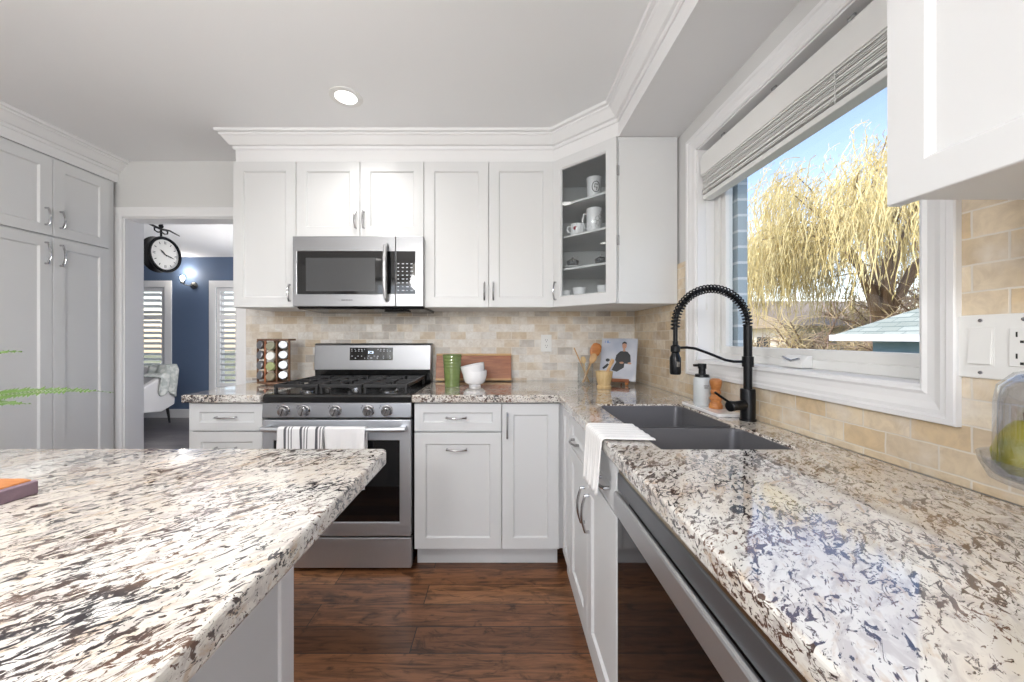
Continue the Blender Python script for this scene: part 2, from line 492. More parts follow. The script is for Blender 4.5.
# exterior brick skin round the window
brick_m = M_('slate_brick', srgb(104, 122, 140), 0.8); n = N(brick_m)
tc = n.new('ShaderNodeTexCoord'); sp = n.new('ShaderNodeSeparateXYZ'); n.link(tc.outputs['Object'], sp.inputs[0])
cb = n.new('ShaderNodeCombineXYZ'); n.link(n.math('ADD', sp.outputs['Y'], sp.outputs['X']), cb.inputs[0]); n.link(sp.outputs['Z'], cb.inputs[1])
br = n.new('ShaderNodeTexBrick'); n.link(cb.outputs[0], br.inputs['Vector']); br.inputs['Scale'].default_value = 1
br.inputs['Brick Width'].default_value = 0.21; br.inputs['Row Height'].default_value = 0.07; br.inputs['Mortar Size'].default_value = 0.006
br.inputs['Color1'].default_value = srgb(160, 176, 188); br.inputs['Color2'].default_value = srgb(184, 196, 204); br.inputs['Mortar'].default_value = srgb(225, 228, 232)
n.link(br.outputs['Color'], n.b.inputs['Base Color'])
struct('wall_exterior', MB().cells([-4, 0.70, 1.595, 5.6], [-0.8, 1.10, 2.12, 2.7], lambda i, j: not (i == 1 and j == 1), XW+0.13, XW+0.172, 'YZ'), brick_m)
# bedroom walls
struct('wall_bedroom_left', MB().box(-6.6, -6.5, YB, 5.5, 0, ZC), blue_p)
struct('wall_bedroom_right', MB().box(-1.0, -0.9, YB+0.12, 5.4, 0, ZC), blue_p)
W1 = (-5.80, -5.04); W2 = (-4.27, -3.55); WB = (0.46, 1.95)
struct('wall_bedroom_back', MB().cells([-6.6, W1[0], W1[1], W2[0], W2[1], -0.9], [0, WB[0], WB[1], ZC], lambda i, j: not (i in (1, 3) and j == 1), 5.4, 5.52, 'XZ'), blue_p)
struct('baseboard_bedroom', MB().box(-6.5, -1.0, 5.385, 5.4, 0, 0.13), trim_p, bevel=0.003)
struct('baseboard_left', MB().box(XL, XL+0.015, YR, 1.75, 0, 0.11), trim_p, bevel=0.003)

# door casing of the opening to the bedroom
CP = [(0, 0), (0, 0.016), (0.012, 0.018), (0.055, 0.012), (0.07, 0.008), (0.07, 0)]
d1 = struct('door_1', MB().box(DX0-0.001, DX0+0.012, YB-0.003, YB+0.123, 0, DZ).box(DX1-0.012, DX1+0.001, YB-0.003, YB+0.123, 0, DZ).box(DX0, DX1, YB-0.003, YB+0.123, DZ-0.012, DZ+0.001), trim_p, bevel=0.001)
mb = MB().sweep([(-a, b) for a, b in CP], [(DX0+0.004, YB, 0.0), (DX0+0.004, YB, DZ-0.004), (DX1-0.004, YB, DZ-0.004), (DX1-0.004, YB, 0.0)], up=(0, -1, 0))
o_ = struct('casing', mb, trim_p, d1)
mb = MB().sweep([(-a, -b) for a, b in CP], [(DX0+0.004, YB+0.12, 0.0), (DX0+0.004, YB+0.12, DZ-0.004), (DX1-0.004, YB+0.12, DZ-0.004), (DX1-0.004, YB+0.12, 0.0)], up=(0, -1, 0))
struct('casing', mb, trim_p, d1)

# kitchen window
jm = MB()
jm.box(XW-0.006, 1.045, WY0-0.001, WY0+0.012, WZ0, WZ1); jm.box(XW-0.006, 1.045, WY1-0.012, WY1+0.001, WZ0, WZ1)
jm.box(XW-0.006, 1.045, WY0, WY1, WZ0-0.001, WZ0+0.012); jm.box(XW-0.006, 1.045, WY0, WY1, WZ1-0.012, WZ1+0.001)
w1 = struct('window_1', jm, trim_p, bevel=0.001)
# picture-frame casing, thick outer bead
prof = [(0.0, 0.0), (0.0, 0.012), (0.007, 0.016), (0.014, 0.012), (0.029, 0.014), (0.043, 0.020), (0.052, 0.020), (0.057, 0.025), (0.068, 0.025), (0.070, 0.022), (0.070, 0.0)]
a0, a1, b0, b1 = WY0+0.006, WY1-0.006, WZ0+0.006, WZ1-0.006
mb = MB().sweep([(o, h) for o, h in prof], [(XW-0.0, a0, b0), (XW-0.0, a1, b0), (XW-0.0, a1, b1), (XW-0.0, a0, b1)], up=(-1, 0, 0), closed=True, side=-1)
struct('casing', mb, trim_p, w1)
fr = MB()
def frame_yz(m_, y0, y1, z0, z1, t_, x0, x1):
    m_.cells([y0, y0+t_, y1-t_, y1], [z0, z0+t_, z1-t_, z1], lambda i, j: not (i == 1 and j == 1), x0, x1, 'YZ')
frame_yz(fr, WY0+0.012, WY1-0.012, WZ0+0.012, WZ1-0.012, 0.030, 0.992, 1.045)
struct('window_frame', fr, plastic_w, w1, bevel=0.003)
fr = MB(); frame_yz(fr, WY0+0.044, WY1-0.044, WZ0+0.040, WZ1-0.044, 0.034, 1.002, 1.036)
struct('sash', fr, plastic_w, w1, bevel=0.004)
struct('pane', MB().box(1.018, 1.020, WY0+0.075, WY1-0.075, WZ0+0.07, WZ1-0.075), pane_m, w1)
cy = 1.19
mb = MB().prism([(0.955, 1.110), (0.992, 1.110), (0.992, 1.150), (0.980, 1.150), (0.958, 1.128)], cy-0.045, cy+0.045, 'XY')
mb.v = [Vector((v.x, v.z, v.y)) for v in mb.v]
crank = struct('crank_operator', mb, plastic_w, w1, bevel=0.003)
mb = MB().tube([(0.962, cy-0.028, 1.140), (0.958, cy, 1.132), (0.958, cy+0.035, 1.143)], 0.0035, 8)
struct('crank_handle', mb, chrome, crank)

# soffit and frieze over the cabinets, crown mouldings
foot = [(-1.575, YB), (-1.575, 2.135), (0.312, 2.135), (0.606, 1.855), (0.606, -1.2), (XW, -1.2), (XW, YB)]
struct('trim_1', MB().prism(foot, 2.243, ZC, 'XY'), trim_p, bevel=0.001)
crown = [(0, 2.318), (0.006, 2.318), (0.010, 2.326), (0.010, 2.336), (0.022, 2.340), (0.034, 2.356), (0.050, 2.378), (0.058, 2.384), (0.058, 2.392), (0.072, 2.396), (0.075, 2.41), (0, 2.41)]
struct('trim_2', MB().sweep(crown, [(x, y, 0) for x, y in foot[:5]], side=1), trim_p)
struct('trim_3', MB().box(XL, -2.615, 1.70, YB, 2.262, ZC), trim_p)
struct('trim_4', MB().sweep(crown, [(-2.615, 1.70, 0), (-2.615, YB, 0)], side=1), trim_p)

# tiled backsplash
struct('trim_5', MB().box(-1.736, XW, YB-0.01, YB, 0.915, 1.46), tile_back)
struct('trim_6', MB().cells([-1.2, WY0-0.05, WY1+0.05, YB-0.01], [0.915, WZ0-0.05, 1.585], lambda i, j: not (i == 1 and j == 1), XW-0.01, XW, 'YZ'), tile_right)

# bedroom windows with plantation shutters
def bed_window(name, x0, x1):
    z0, z1 = WB
    y = 5.4
    wn = struct(name, MB().cells([x0, x0+0.04, x1-0.04, x1], [z0, z0+0.04, z1-0.04, z1], lambda i, j: not (i == 1 and j == 1), y+0.06, y+0.11, 'XZ'), plastic_w)
    mb = MB().sweep([(-a*1.5, b) for a, b in CP], [(x0, y, z0), (x0, y, z1), (x1, y, z1), (x1, y, z0)], up=(0, -1, 0), closed=True)
    struct('casing', mb, trim_p, wn)
    struct('pane', MB().box(x0+0.03, x1-0.03, y+0.085, y+0.088, z0+0.03, z1-0.03), pane_m, wn)
    s = 0.05
    zs = [z0+0.005, z0+0.06, 1.47, 1.54, z1-0.06, z1-0.005]
    fr = MB().cells([x0+0.004, x0+0.004+s, x1-0.004-s, x1-0.004], zs, lambda i, j: i in (0, 2) or j in (0, 2, 4), y+0.0, y+0.028, 'XZ')
    sh = struct('shutter', fr, trim_p, wn, bevel=0.002)
    lv = MB()
    for a, b in ((zs[1], zs[2]), (zs[3], zs[4])):
        k = int((b-a)/0.078)
        for q in range(k):
            zc = a + (q+0.5)*(b-a)/k
            lv.M = T(0, y+0.014, zc) @ RX(R(-28))
            lv.box(x0+s+0.006, x1-s-0.006, -0.036, 0.036, -0.005, 0.005)
        lv.M = Matrix.Identity(4)
        xm = (x0+x1)/2
        lv.box(xm-0.006, xm+0.006, y-0.024, y-0.014, a+0.02, b-0.02)
    struct('louvres', lv, trim_p, sh)
bed_window('window_2', *W1)
bed_window('window_3', *W2)

# made-up patio door frame, added around the rear fill lamp
pf = MB().cells([-2.6, -2.52, -0.94, -0.86, 0.72, 0.8], [0, 0.08, 2.27, 2.35], lambda i, j: i in (0, 2, 4) or j in (0, 2), YR-0.09, YR-0.02, 'XZ')
struct('rear_light_frame', pf, plastic_w, bevel=0.004)

# ================================================================== CABINETS
def bar_handle(L, proud=0.028, r=0.0048, axis='X'):
    """arched pull centred at the origin, in front (-Y) of the door face"""
    mb = MB()
    pts = []
    for k in range(13):
        u = k/12; x = (u-0.5)*L
        pts.append((x, -proud*(0.55+0.45*math.sin(PI*u)), 0))
    pts = [((-0.5)*L, 0, 0)] + pts + [((0.5)*L, 0, 0)]
    mb.tube(pts, [r*1.25, r*1.1]+[r]*11+[r*1.1, r*1.25], 8)
    if axis == 'Z':
        mb.v = [Vector((v.z, v.y, v.x)) for v in mb.v]
    return mb
def xf(mb, M):
    mb.v = [M @ v for v in mb.v]; return mb
FACE_Y = Matrix.Identity(4)
def cabinet(name, label, loc, rz, body, doors, group=None, handle_mat=None, extras=None):
    """local frame: doors in plane y=0 facing -Y; body: (x0,x1,y0,y1,z0,z1) or MB; doors: list of dict"""
    t = thing(name, label, 'cabinet', loc, rz, group)
    b = body if isinstance(body, MB) else MB().box(*body)
    obj('body', b, cab, t, bevel=0.0012)
    for d in doors:
        x0, x1, z0, z1 = d['r']
        g = 0.0018
        D = MB(T(x0+g, 0, z0+g)).door(x1-x0-2*g, z1-z0-2*g, s=d.get('s', 0.057), glass=d.get('glass', False))
        p = obj(d.get('n', 'door'), D, cab, t)
        if d.get('glass'):
            s = d.get('s', 0.057)
            obj('glass_pane', MB().box(x0+s, x1-s, 0.011, 0.014, z0+s, z1-s), clear_m, p)
        if 'h' in d:
            hx, hz, ax, L = d['h']
            obj('handle', xf(bar_handle(L, axis=ax), T(hx, 0, hz)), handle_mat or chrome, p)
    return t
Z0, Z1 = 1.383, 2.241
YU = 2.11
def up(label, x0, x1, z0, doors, name='wall_cabinet'):
    cx = (x0+x1)/2
    ds = []
    for d in doors:
        a, b = d['r']
        dd = dict(r=(a-cx, b-cx, z0, Z1))
        if 'h' in d: dd['h'] = (d['h'][0]-cx, d['h'][1], 'Z', d['h'][2])
        ds.append(dd)
    return cabinet(name, label, (cx, YU, 0), 0, (x0-cx+0.0005, x1-cx-0.0005, 0.02, YB-YU-0.011 if z0 < 1.45 else YB-YU-0.001, z0+0.0, Z1), ds)
up('tall single-door white wall cabinet at the left end, above the spice rack', -1.572, -1.202, Z0, [dict(r=(-1.572, -1.202), h=(-1.236, Z0+0.085, 0.095))])
up('short two-door white wall cabinet directly above the microwave', -1.202, -0.452, 1.797, [dict(r=(-1.202, -0.827), h=(-0.85, 1.895, 0.095)), dict(r=(-0.827, -0.452), h=(-0.803, 1.895, 0.095))])
up('tall two-door white wall cabinet right of the microwave', -0.452, 0.308, Z0, [dict(r=(-0.452, -0.072), h=(-0.098, Z0+0.095, 0.10)), dict(r=(-0.072, 0.308), h=(-0.045, Z0+0.095, 0.10))])

# corner cabinet with the glass door (hollow, shelves inside)
A = Vector((0.312, 2.135)); B = Vector((0.606, 1.855))
poly = [(0.312, 2.449), (0.312, 2.135), (0.606, 1.855), (0.909, 1.855), (0.909, 2.449)]
cx, cyy = 0.62, 2.25
L2 = lambda p: [(x-cx, y-cyy) for x, y in p]
tcn = thing('corner_cabinet', 'diagonal white corner wall cabinet with a glass door and cups inside', 'cabinet', (cx, cyy, 0))
bd = MB()
bd.prism(L2(poly), Z0, 1.440, 'XY'); bd.prism(L2(poly), Z1-0.018, Z1, 'XY')
bd.box(0.312-cx+0.0008, 0.330-cx, 2.135-cyy, 2.449-cyy, 1.440, Z1-0.018)
bd.box(0.606-cx, 0.909-cx, 1.855-cyy, 1.873-cyy, 1.440, Z1-0.018)
bd.box(0.330-cx, 0.909-cx, 2.437-cyy, 2.449-cyy, 1.440, Z1-0.018)
bd.box(0.897-cx, 0.909-cx, 1.873-cyy, 2.437-cyy, 1.440, Z1-0.018)
obj('body', bd, cab, tcn, bevel=0.001)
inner = [(0.331, 2.436), (0.331, 2.150), (0.620, 1.875), (0.896, 1.875), (0.896, 2.436)]
for z in (1.60, 1.79, 1.98):
    obj('shelf', MB().prism(L2(inner), z, z+0.012, 'XY'), cab, tcn, bevel=0.001)
ang = math.atan2(B.y-A.y, B.x-A.x); LL = (B-A).length
nrm = Vector((math.sin(ang), -math.cos(ang)))
Pd = A + nrm*0.021
Md = T(Pd.x-cx, Pd.y-cyy, 0) @ RZ(ang)
D = MB().door(LL-0.006, Z1-Z0-0.004, s=0.056, glass=True); xf(D, Md @ T(0.003, 0, Z0+0.002))
dd = obj('glass_door', D, cab, tcn)
obj('glass_pane', xf(MB().box(0.058, LL-0.058, 0.010, 0.013, Z0+0.056, Z1-0.056), Md), clear_m, dd)
obj('handle', xf(bar_handle(0.10, axis='Z'), Md @ T(0.03, 0, Z0+0.095)), chrome, dd)
for z in (Z0+0.3, Z1-0.2): obj('hinge', xf(MB().box(LL-0.002, LL+0.006, 0.004, 0.02, z, z+0.05), Md), chrome, tcn, bevel=0.001)

# near wall cabinet, top right
cabinet('wall_cabinet', 'near white wall cabinet cut off by the top right corner, beside the window', (0.60, 0.0, 0), R(-90),
        (-0.5625, 0.58, 0.02, 0.309, 1.424, 2.242), [dict(r=(-0.5625, 0.0, 1.411, 2.242), s=0.05, h=(-0.03, 1.50, 'Z', 0.1)), dict(r=(0.0, 0.5625, 1.411, 2.242), s=0.05, h=(0.03, 1.50, 'Z', 0.1))])

# base cabinets on the back wall
YF = 1.855
def base(label, x0, x1, doors, name='base_cabinet', bx1=None):
    cx = (x0+x1)/2; bx = (bx1 or x1)
    ds = []
    for d in doors:
        a, b, c, e = d['r']; q = dict(d); q['r'] = (a-cx, b-cx, c, e)
        if 'h' in d: q['h'] = (d['h'][0]-cx,) + d['h'][1:]
        ds.append(q)
    t = cabinet(name, label, (cx, YF, 0), 0, (x0-cx+0.0005, bx-cx-0.0005, 0.02, 0.60, 0.11, 0.874), ds)
    obj('toe_kick', MB().box(x0-cx+(0.02 if x0 < -1 else 0.0), x1-cx, 0.075, 0.09, 0, 0.11), cab, t, bevel=0.001)
    return t
base('white base cabinet left of the range with a drawer over a deeper drawer', -1.625, -1.228,
     [dict(r=(-1.60, -1.228, 0.725, 0.868), s=0.042, n='drawer_front', h=(-1.414, 0.797, 'X', 0.10)), dict(r=(-1.60, -1.228, 0.42, 0.722), s=0.05, n='drawer_front', h=(-1.414, 0.64, 'X', 0.1)), dict(r=(-1.60, -1.228, 0.115, 0.417), s=0.05, n='drawer_front', h=(-1.414, 0.3, 'X', 0.1))])
base('white base cabinet right of the range with a drawer above a wide pull-out door', -0.448, 0.004,
     [dict(r=(-0.448, 0.004, 0.722, 0.868), s=0.045, n='drawer_front', h=(-0.23, 0.795, 'X', 0.10)), dict(r=(-0.448, 0.004, 0.115, 0.718), h=(-0.228, 0.632, 'X', 0.10))])
base('white corner base cabinet with one tall door below the jar of wooden utensils', 0.004, 0.302,
     [dict(r=(0.004, 0.302, 0.115, 0.868), h=(0.032, 0.755, 'Z', 0.125))], name='corner_base_cabinet', bx1=0.90)
# base cabinets on the right wall (doors face -X)
XF = 0.315
def rbase(label, y0, y1, doors, name='base_cabinet', body=True):
    cyc = (y0+y1)/2
    ds = []
    for d in doors:
        a, b, c, e = d['r']; q = dict(d); q['r'] = (-(b-cyc), -(a-cyc), c, e)
        if 'h' in d: q['h'] = (-(d['h'][0]-cyc),) + d['h'][1:]
        ds.append(q)
    hw = (y1-y0)/2
    mb = MB().cells([-hw+0.0005, -hw+0.018, hw-0.018, hw-0.0005], [0.02, 0.04, 0.59], lambda i, j: i in (0, 2) or j == 0, 0.11, 0.874, 'XY')
    mb.box(-hw+0.018, hw-0.018, 0.04, 0.59, 0.11, 0.13)
    t = cabinet(name, label, (XF, cyc, 0), R(-90), mb, ds)
    obj('toe_kick', MB().box(-hw, hw, 0.025, 0.04, 0, 0.11), cab, t)
    return t
rbase('narrow white filler cabinet in the inside corner of the base run', 1.655, 1.853, [dict(r=(1.658, 1.84, 0.115, 0.868), s=0.045)])
rbase('white sink base cabinet with two doors, left of the dishwasher', 0.982, 1.653,
      [dict(r=(1.3175, 1.652, 0.722, 0.868), s=0.045, n='drawer_front', h=(1.50, 0.77, 'X', 0.085)), dict(r=(0.983, 1.3175, 0.722, 0.868), s=0.045, n='drawer_front', h=(1.09, 0.77, 'X', 0.085)),
       dict(r=(1.3175, 1.652, 0.115, 0.718), h=(1.352, 0.58, 'Z', 0.13)), dict(r=(0.983, 1.3175, 0.115, 0.718), h=(1.284, 0.58, 'Z', 0.13))], name='sink_cabinet')
rbase('white base cabinet beyond the near side of the dishwasher', -0.3, 0.363, [dict(r=(-0.3, 0.03, 0.115, 0.868)), dict(r=(0.03, 0.363, 0.115, 0.868))])

# pantry on the left wall (doors face +X)
tp = cabinet('pantry_cabinet', 'floor-to-ceiling white pantry with four doors on the left wall', (-2.60, 2.095, 0), R(90),
     (-0.37, 0.34, 0.02, 0.61, 0.0, 2.258),
     [dict(r=(-0.31, -0.005, 1.795, 2.245), h=(-0.04, 1.90, 'Z', 0.095)), dict(r=(-0.005, 0.30, 1.795, 2.245), h=(0.03, 1.90, 'Z', 0.095)),
      dict(r=(-0.31, -0.005, 0.11, 1.788), h=(-0.04, 1.69, 'Z', 0.12)), dict(r=(-0.005, 0.30, 0.11, 1.788), h=(0.03, 1.69, 'Z', 0.12))])

# ================================================================== WORKTOPS
ZT, ZB = 0.915, 0.875
cxx = [-0.455, 0.295, 0.425, 0.785, 0.9085]
cys = [-0.32, 0.95, 1.575, 1.83, 2.449]
mb = MB().cells(cxx, cys, lambda i, j: not (i == 0 and j < 3) and not (i == 2 and j == 1), ZB, ZT, 'XY')
o_ = obj('granite_worktop', mb, granite, bevel=0.006, seg=3)
tag(o_, 'long L-shaped speckled granite worktop around the sink and along the window', 'worktop')
mb = MB().prism([(-1.628, 1.83), (-1.226, 1.83), (-1.226, 2.449), (-1.628, 2.449)], ZB, ZT)
o_ = obj('granite_worktop', mb, granite, bevel=0.006, seg=3)
tag(o_, 'short speckled granite worktop left of the range, under the spice rack', 'worktop')
# island
ti = thing('kitchen_island', 'white kitchen island base under the big granite slab at lower left', 'island', (-1.2, 0.1, 0))
obj('body', MB().box(-1.85, -0.462, -0.6, 0.785, 0, ZB-0.001), cab, ti, world=True, bevel=0.002)
obj('corner_trim', MB().box(-0.475, -0.455, 0.745, 0.792, 0, ZB-0.001), trim_p, ti, world=True, bevel=0.002)
o_ = obj('island_worktop', MB().prism([(-2.05, -0.7), (-0.30, -0.7), (-0.30, 0.945), (-0.311, 0.956), (-2.05, 0.956)], ZB, ZT), granite, bevel=0.007, seg=3)
tag(o_, 'large speckled granite slab with overhang on top of the island', 'worktop')

# ================================================================== SINK + FAUCET
def rrect(x0, x1, y0, y1, r, n=5):
    pts = []
    for cx_, cy_, a in ((x1-r, y1-r, 0), (x0+r, y1-r, 90), (x0+r, y0+r, 180), (x1-r, y0+r, 270)):
        for k in range(n+1):
            t_ = R(a + 90*k/n); pts.append((cx_+r*math.cos(t_), cy_+r*math.sin(t_)))
    return pts
ts = thing('kitchen_sink', 'dark graphite undermount double-bowl sink set in the granite', 'sink', (0.60, 1.22, 0.66))
def bowl(y0, y1):
    mb = MB(); rings = []
    spec = [(0.002, 0.909, 0.030), (0.004, 0.905, 0.033), (0.005, 0.70, 0.035), (0.022, 0.675, 0.045), (0.04, 0.668, 0.04)]
    for ins, z, r in spec:
        rings.append([mb.av((x, y, z)) for x, y in rrect(0.425+ins, 0.785-ins, y0+ins, y1-ins, r)])
    outer = [[mb.av((x, y, z)) for x, y in rrect(0.4258, 0.7842, y0-0.0, y1+0.0, 0.030)] for z in (0.909, 0.664)]
    q = len(rings[0])
    for a, b in zip(rings[:-1], rings[1:]):
        for k in range(q): mb.af((a[k], a[(k+1)%q], b[(k+1)%q], b[k]), True)
    mb.af(rings[-1], True)
    for k in range(q):
        mb.af((outer[0][k], outer[0][(k+1)%q], rings[0][(k+1)%q], rings[0][k]))
        mb.af((outer[1][k], outer[1][(k+1)%q], outer[0][(k+1)%q], outer[0][k]), True)
    mb.af(outer[1])
    return mb
for y0, y1 in ((0.9508, 1.190), (1.212, 1.5742)):
    bw = obj('bowl', bowl(y0, y1), sink_m, ts, world=True)
    obj('drain', MB().lathe([(0.0, 0.668), (0.03, 0.668), (0.042, 0.672), (0.045, 0.669)], (0.60, (y0+y1)/2, 0.001), 24), chrome, bw, world=True)
obj('divider', MB().box(0.427, 0.783, 1.192, 1.210, 0.80, 0.898), sink_m, ts, world=True, bevel=0.004)

fx, fy = 0.872, 1.272
tf = thing('spring_faucet', 'matte black spring-neck pull-down faucet behind the sink', 'faucet', (fx, fy, ZT))
obj('base', MB().lathe([(0, 0.0005), (0.026, 0.0005), (0.026, 0.006), (0.0235, 0.008), (0.0235, 0.108), (0.022, 0.112), (0, 0.112)], n=32), matte_bk, tf)
obj('riser', MB().lathe([(0.0, 0.11), (0.0135, 0.11), (0.0135, 0.335), (0.0, 0.336)], n=20), matte_bk, tf)
arc = []
rr = 0.128; zc = 0.335
for k in range(41):
    a = PI*k/40*1.0; arc.append((-rr + rr*math.cos(a), 0, zc + rr*math.sin(a)*1.02))
hose = arc + [(-2*rr, 0, zc-0.02), (-2*rr, 0, zc-0.06)]
obj('hose', MB().tube(hose, 0.0075, 12), matte_bk, tf)
spring = []
turns = 36; per = 12
arcx = arc + [(-2*rr, 0, zc-0.012)]
L_tot = len(arcx)-1
for k in range(turns*per+1):
    u = k/(turns*per)*L_tot; i = min(int(u), L_tot-1); f = u-i
    p = Vector(arcx[i]).lerp(Vector(arcx[i+1]), f); tt = (Vector(arcx[i+1])-Vector(arcx[i])).normalized()
    nn = Vector((0,1,0)); bb = tt.cross(nn); th = 2*PI*k/per
    spring.append(p + (nn*math.cos(th)+bb*math.sin(th))*0.0135)
obj('spring', MB().tube(spring, 0.0026, 6), matte_bk, tf)
obj('spray_head', MB().lathe([(0, 0.163), (0.016, 0.163), (0.0185, 0.168), (0.0185, 0.222), (0.014, 0.232), (0.012, 0.240), (0.0155, 0.244), (0.0155, 0.262), (0.009, 0.268), (0.009, 0.28), (0, 0.28)], (-2*rr, 0, 0), 24), matte_bk, tf)
obj('spray_button', MB(T(-2*rr, 0, 0)).box(-0.005, 0.005, -0.0215, -0.017, 0.19, 0.21), nickel, tf, bevel=0.001)
obj('holder_arm', MB().tube([(-0.012, 0, 0.208), (-0.05, 0, 0.208), (-0.08, 0, 0.214), (-0.14, 0, 0.238), (-0.185, 0, 0.254), (-0.215, 0, 0.258), (-0.242, 0, 0.257)], 0.0048, 10).lathe([(0.0135, 0.19), (0.018, 0.19), (0.018, 0.226), (0.0135, 0.226)], n=20), matte_bk, tf)
Mh = RZ(R(200)) @ RY(R(90))
hv = MB(Mh).lathe([(0.0, 0.02), (0.0165, 0.02), (0.0165, 0.072), (0.014, 0.074), (0.0185, 0.077), (0.0185, 0.088), (0.015, 0.091), (0, 0.091)], n=24)
xf(hv, T(0, 0, 0.056))
hb = obj('valve', hv, matte_bk, tf)
dvec = Vector((math.cos(R(200)), math.sin(R(200)), 0))
obj('lever', MB().tube([dvec*0.083+Vector((0, 0, 0.066)), dvec*0.10+Vector((-0.015, 0.0, 0.085)), dvec*0.11+Vector((-0.035, 0.0, 0.105))], [0.004, 0.0045, 0.0042], 8), matte_bk, hb)
# ================================================================== RANGE
rx0, rx1 = -1.222, -0.460; rc = (rx0+rx1)/2
tr = thing('gas_range', 'stainless steel gas range with five knobs and black cooktop', 'range', (rc, 2.10, 0))
W = dict(parent=tr, world=True)
obj('body', MB().box(rx0+0.002, rx1-0.002, 1.880, 2.44, 0.02, 0.898), black_en, bevel=0.002, **W)
for x in (rx0+0.05, rx1-0.05):
    for y in (1.95, 2.38): obj('foot', MB().lathe([(0, 0), (0.018, 0), (0.018, 0.02), (0, 0.02)], (x, y, 0), 12), black_en, **W)
obj('cooktop', MB().prism([(1.845, 0.874), (1.845, 0.902), (1.852, 0.914), (1.875, 0.916), (1.90, 0.908), (2.34, 0.908), (2.36, 0.93), (2.44, 0.93), (2.44, 0.874)], rx0, rx1, 'YZ'), black_en, bevel=0.003, **W)
obj('control_panel', MB().prism([(1.838, 0.800), (1.846, 0.872), (1.880, 0.872), (1.880, 0.795), (1.842, 0.795)], rx0, rx1, 'YZ'), steel, bevel=0.002, **W)
for x in (-1.107, -1.005, -0.844, -0.676, -0.583):
    k = obj('knob', xf(MB().lathe([(0, 0), (0.030, 0), (0.030, 0.004), (0.025, 0.008), (0.0235, 0.026), (0.020, 0.031), (0, 0.032)], n=28), T(x, 1.8425, 0.834) @ RX(R(90+6))), chrome, **W)
    obj('pointer', xf(MB().box(-0.003, 0.003, -0.019, 0.019, 0.030, 0.038), T(x, 1.8425, 0.834) @ RX(R(96)) @ RZ(R(-20))), chrome, k, world=True, bevel=0.001)
    obj('knob_marks', xf(MB().box(-0.040, -0.037, 0.010, 0.018, 0.0, 0.001).box(-0.034, -0.031, 0.020, 0.028, 0.0, 0.001), T(x, 1.8425, 0.834) @ RX(R(96))), grey_mark, k, world=True)
dz0, dz1 = 0.190, 0.786
mb = MB().cells([rx0+0.002, -1.165, -0.520, rx1-0.002], [dz0, 0.262, 0.680, dz1], lambda i, j: not (i == 1 and j == 1), 1.842, 1.879, 'XZ')
dr = obj('oven_door', mb, steel_lit, bevel=0.004, **W)
obj('oven_window', MB().box(-1.170, -0.515, 1.848, 1.872, 0.257, 0.685), black_gl, dr, world=True)
obj('handle', MB().tube([(rx0+0.02, 1.800, 0.748), (rx0+0.1, 1.792, 0.748), (rc, 1.788, 0.748), (rx1-0.1, 1.792, 0.748), (rx1-0.02, 1.800, 0.748)], 0.0125, 14).box(rx0+0.022, rx0+0.05, 1.80, 1.846, 0.739, 0.757).box(rx1-0.05, rx1-0.022, 1.80, 1.846, 0.739, 0.757), steel_lit, dr, world=True)
obj('drawer_front', MB().box(rx0+0.002, rx1-0.002, 1.850, 1.879, 0.022, 0.178), steel_lit, bevel=0.004, **W)
bgp = obj('backguard', MB().prism([(2.352, 1.000), (2.362, 1.155), (2.372, 1.168), (2.440, 1.168), (2.440, 0.930), (2.352, 0.995)], rx0, rx1, 'YZ'), steel, bevel=0.003, **W)
obj('vent_strip', MB().prism([(2.355, 0.931), (2.350, 0.997), (2.440, 0.997), (2.440, 0.931)], rx0+0.008, rx1-0.002, 'YZ'), black_en, **W)
def bgy(z): return 2.352 + (z-1.0)/0.155*0.010
cp = obj('control_display', MB().prism([(bgy(1.058)-0.002, 1.058), (bgy(1.140)-0.002, 1.140), (bgy(1.140)+0.006, 1.140), (bgy(1.058)+0.006, 1.058)], -0.990, -0.708, 'YZ'), black_gl, bgp, world=True)
rnd = random.Random(4)
mk = MB()
for row, z in enumerate((1.129, 1.118, 1.085, 1.072)):
    for c_ in range(13):
        if row < 2 and c_ in (5, 6, 7) : continue
        x = -0.978 + c_*0.0208 + rnd.uniform(-0.002, 0.002); wv = rnd.uniform(0.004, 0.011)
        if rnd.random() < 0.2: continue
        y = bgy(z)-0.0028
        mk.box(x, x+wv, y, y+0.0006, z-0.0022, z+0.0022)
obj('button_labels', mk, white_mark, cp, world=True)
obj('clock_digits', MB().box(-0.868, -0.862, bgy(1.11)-0.0030, bgy(1.11)-0.0022, 1.102, 1.117).box(-0.857, -0.846, bgy(1.11)-0.0030, bgy(1.11)-0.0022, 1.1145, 1.117).box(-0.857, -0.846, bgy(1.11)-0.0030, bgy(1.11)-0.0022, 1.102, 1.1045).box(-0.842, -0.836, bgy(1.11)-0.0030, bgy(1.11)-0.0022, 1.102, 1.117), emis('clock_digits', (0.7, 0.85, 1, 1), 1.2), cp, world=True)
for bx_, by_, br_ in ((-1.06, 1.99, 0.045), (-1.06, 2.23, 0.036), (-0.841, 2.11, 0.05), (-0.62, 1.99, 0.05), (-0.62, 2.23, 0.034)):
    b_ = obj('burner', MB().lathe([(0, 0.909), (br_, 0.909), (br_, 0.918), (br_*0.85, 0.922), (0, 0.922)], (bx_, by_, 0), 24), chrome, **W)
    obj('burner_cap', MB().lathe([(0, 0.922), (br_*0.8, 0.922), (br_*0.8, 0.930), (br_*0.7, 0.933), (0, 0.933)], (bx_, by_, 0), 24), iron, b_, world=True)
gx = [(-1.192, -0.960), (-0.952, -0.730), (-0.722, -0.490)]
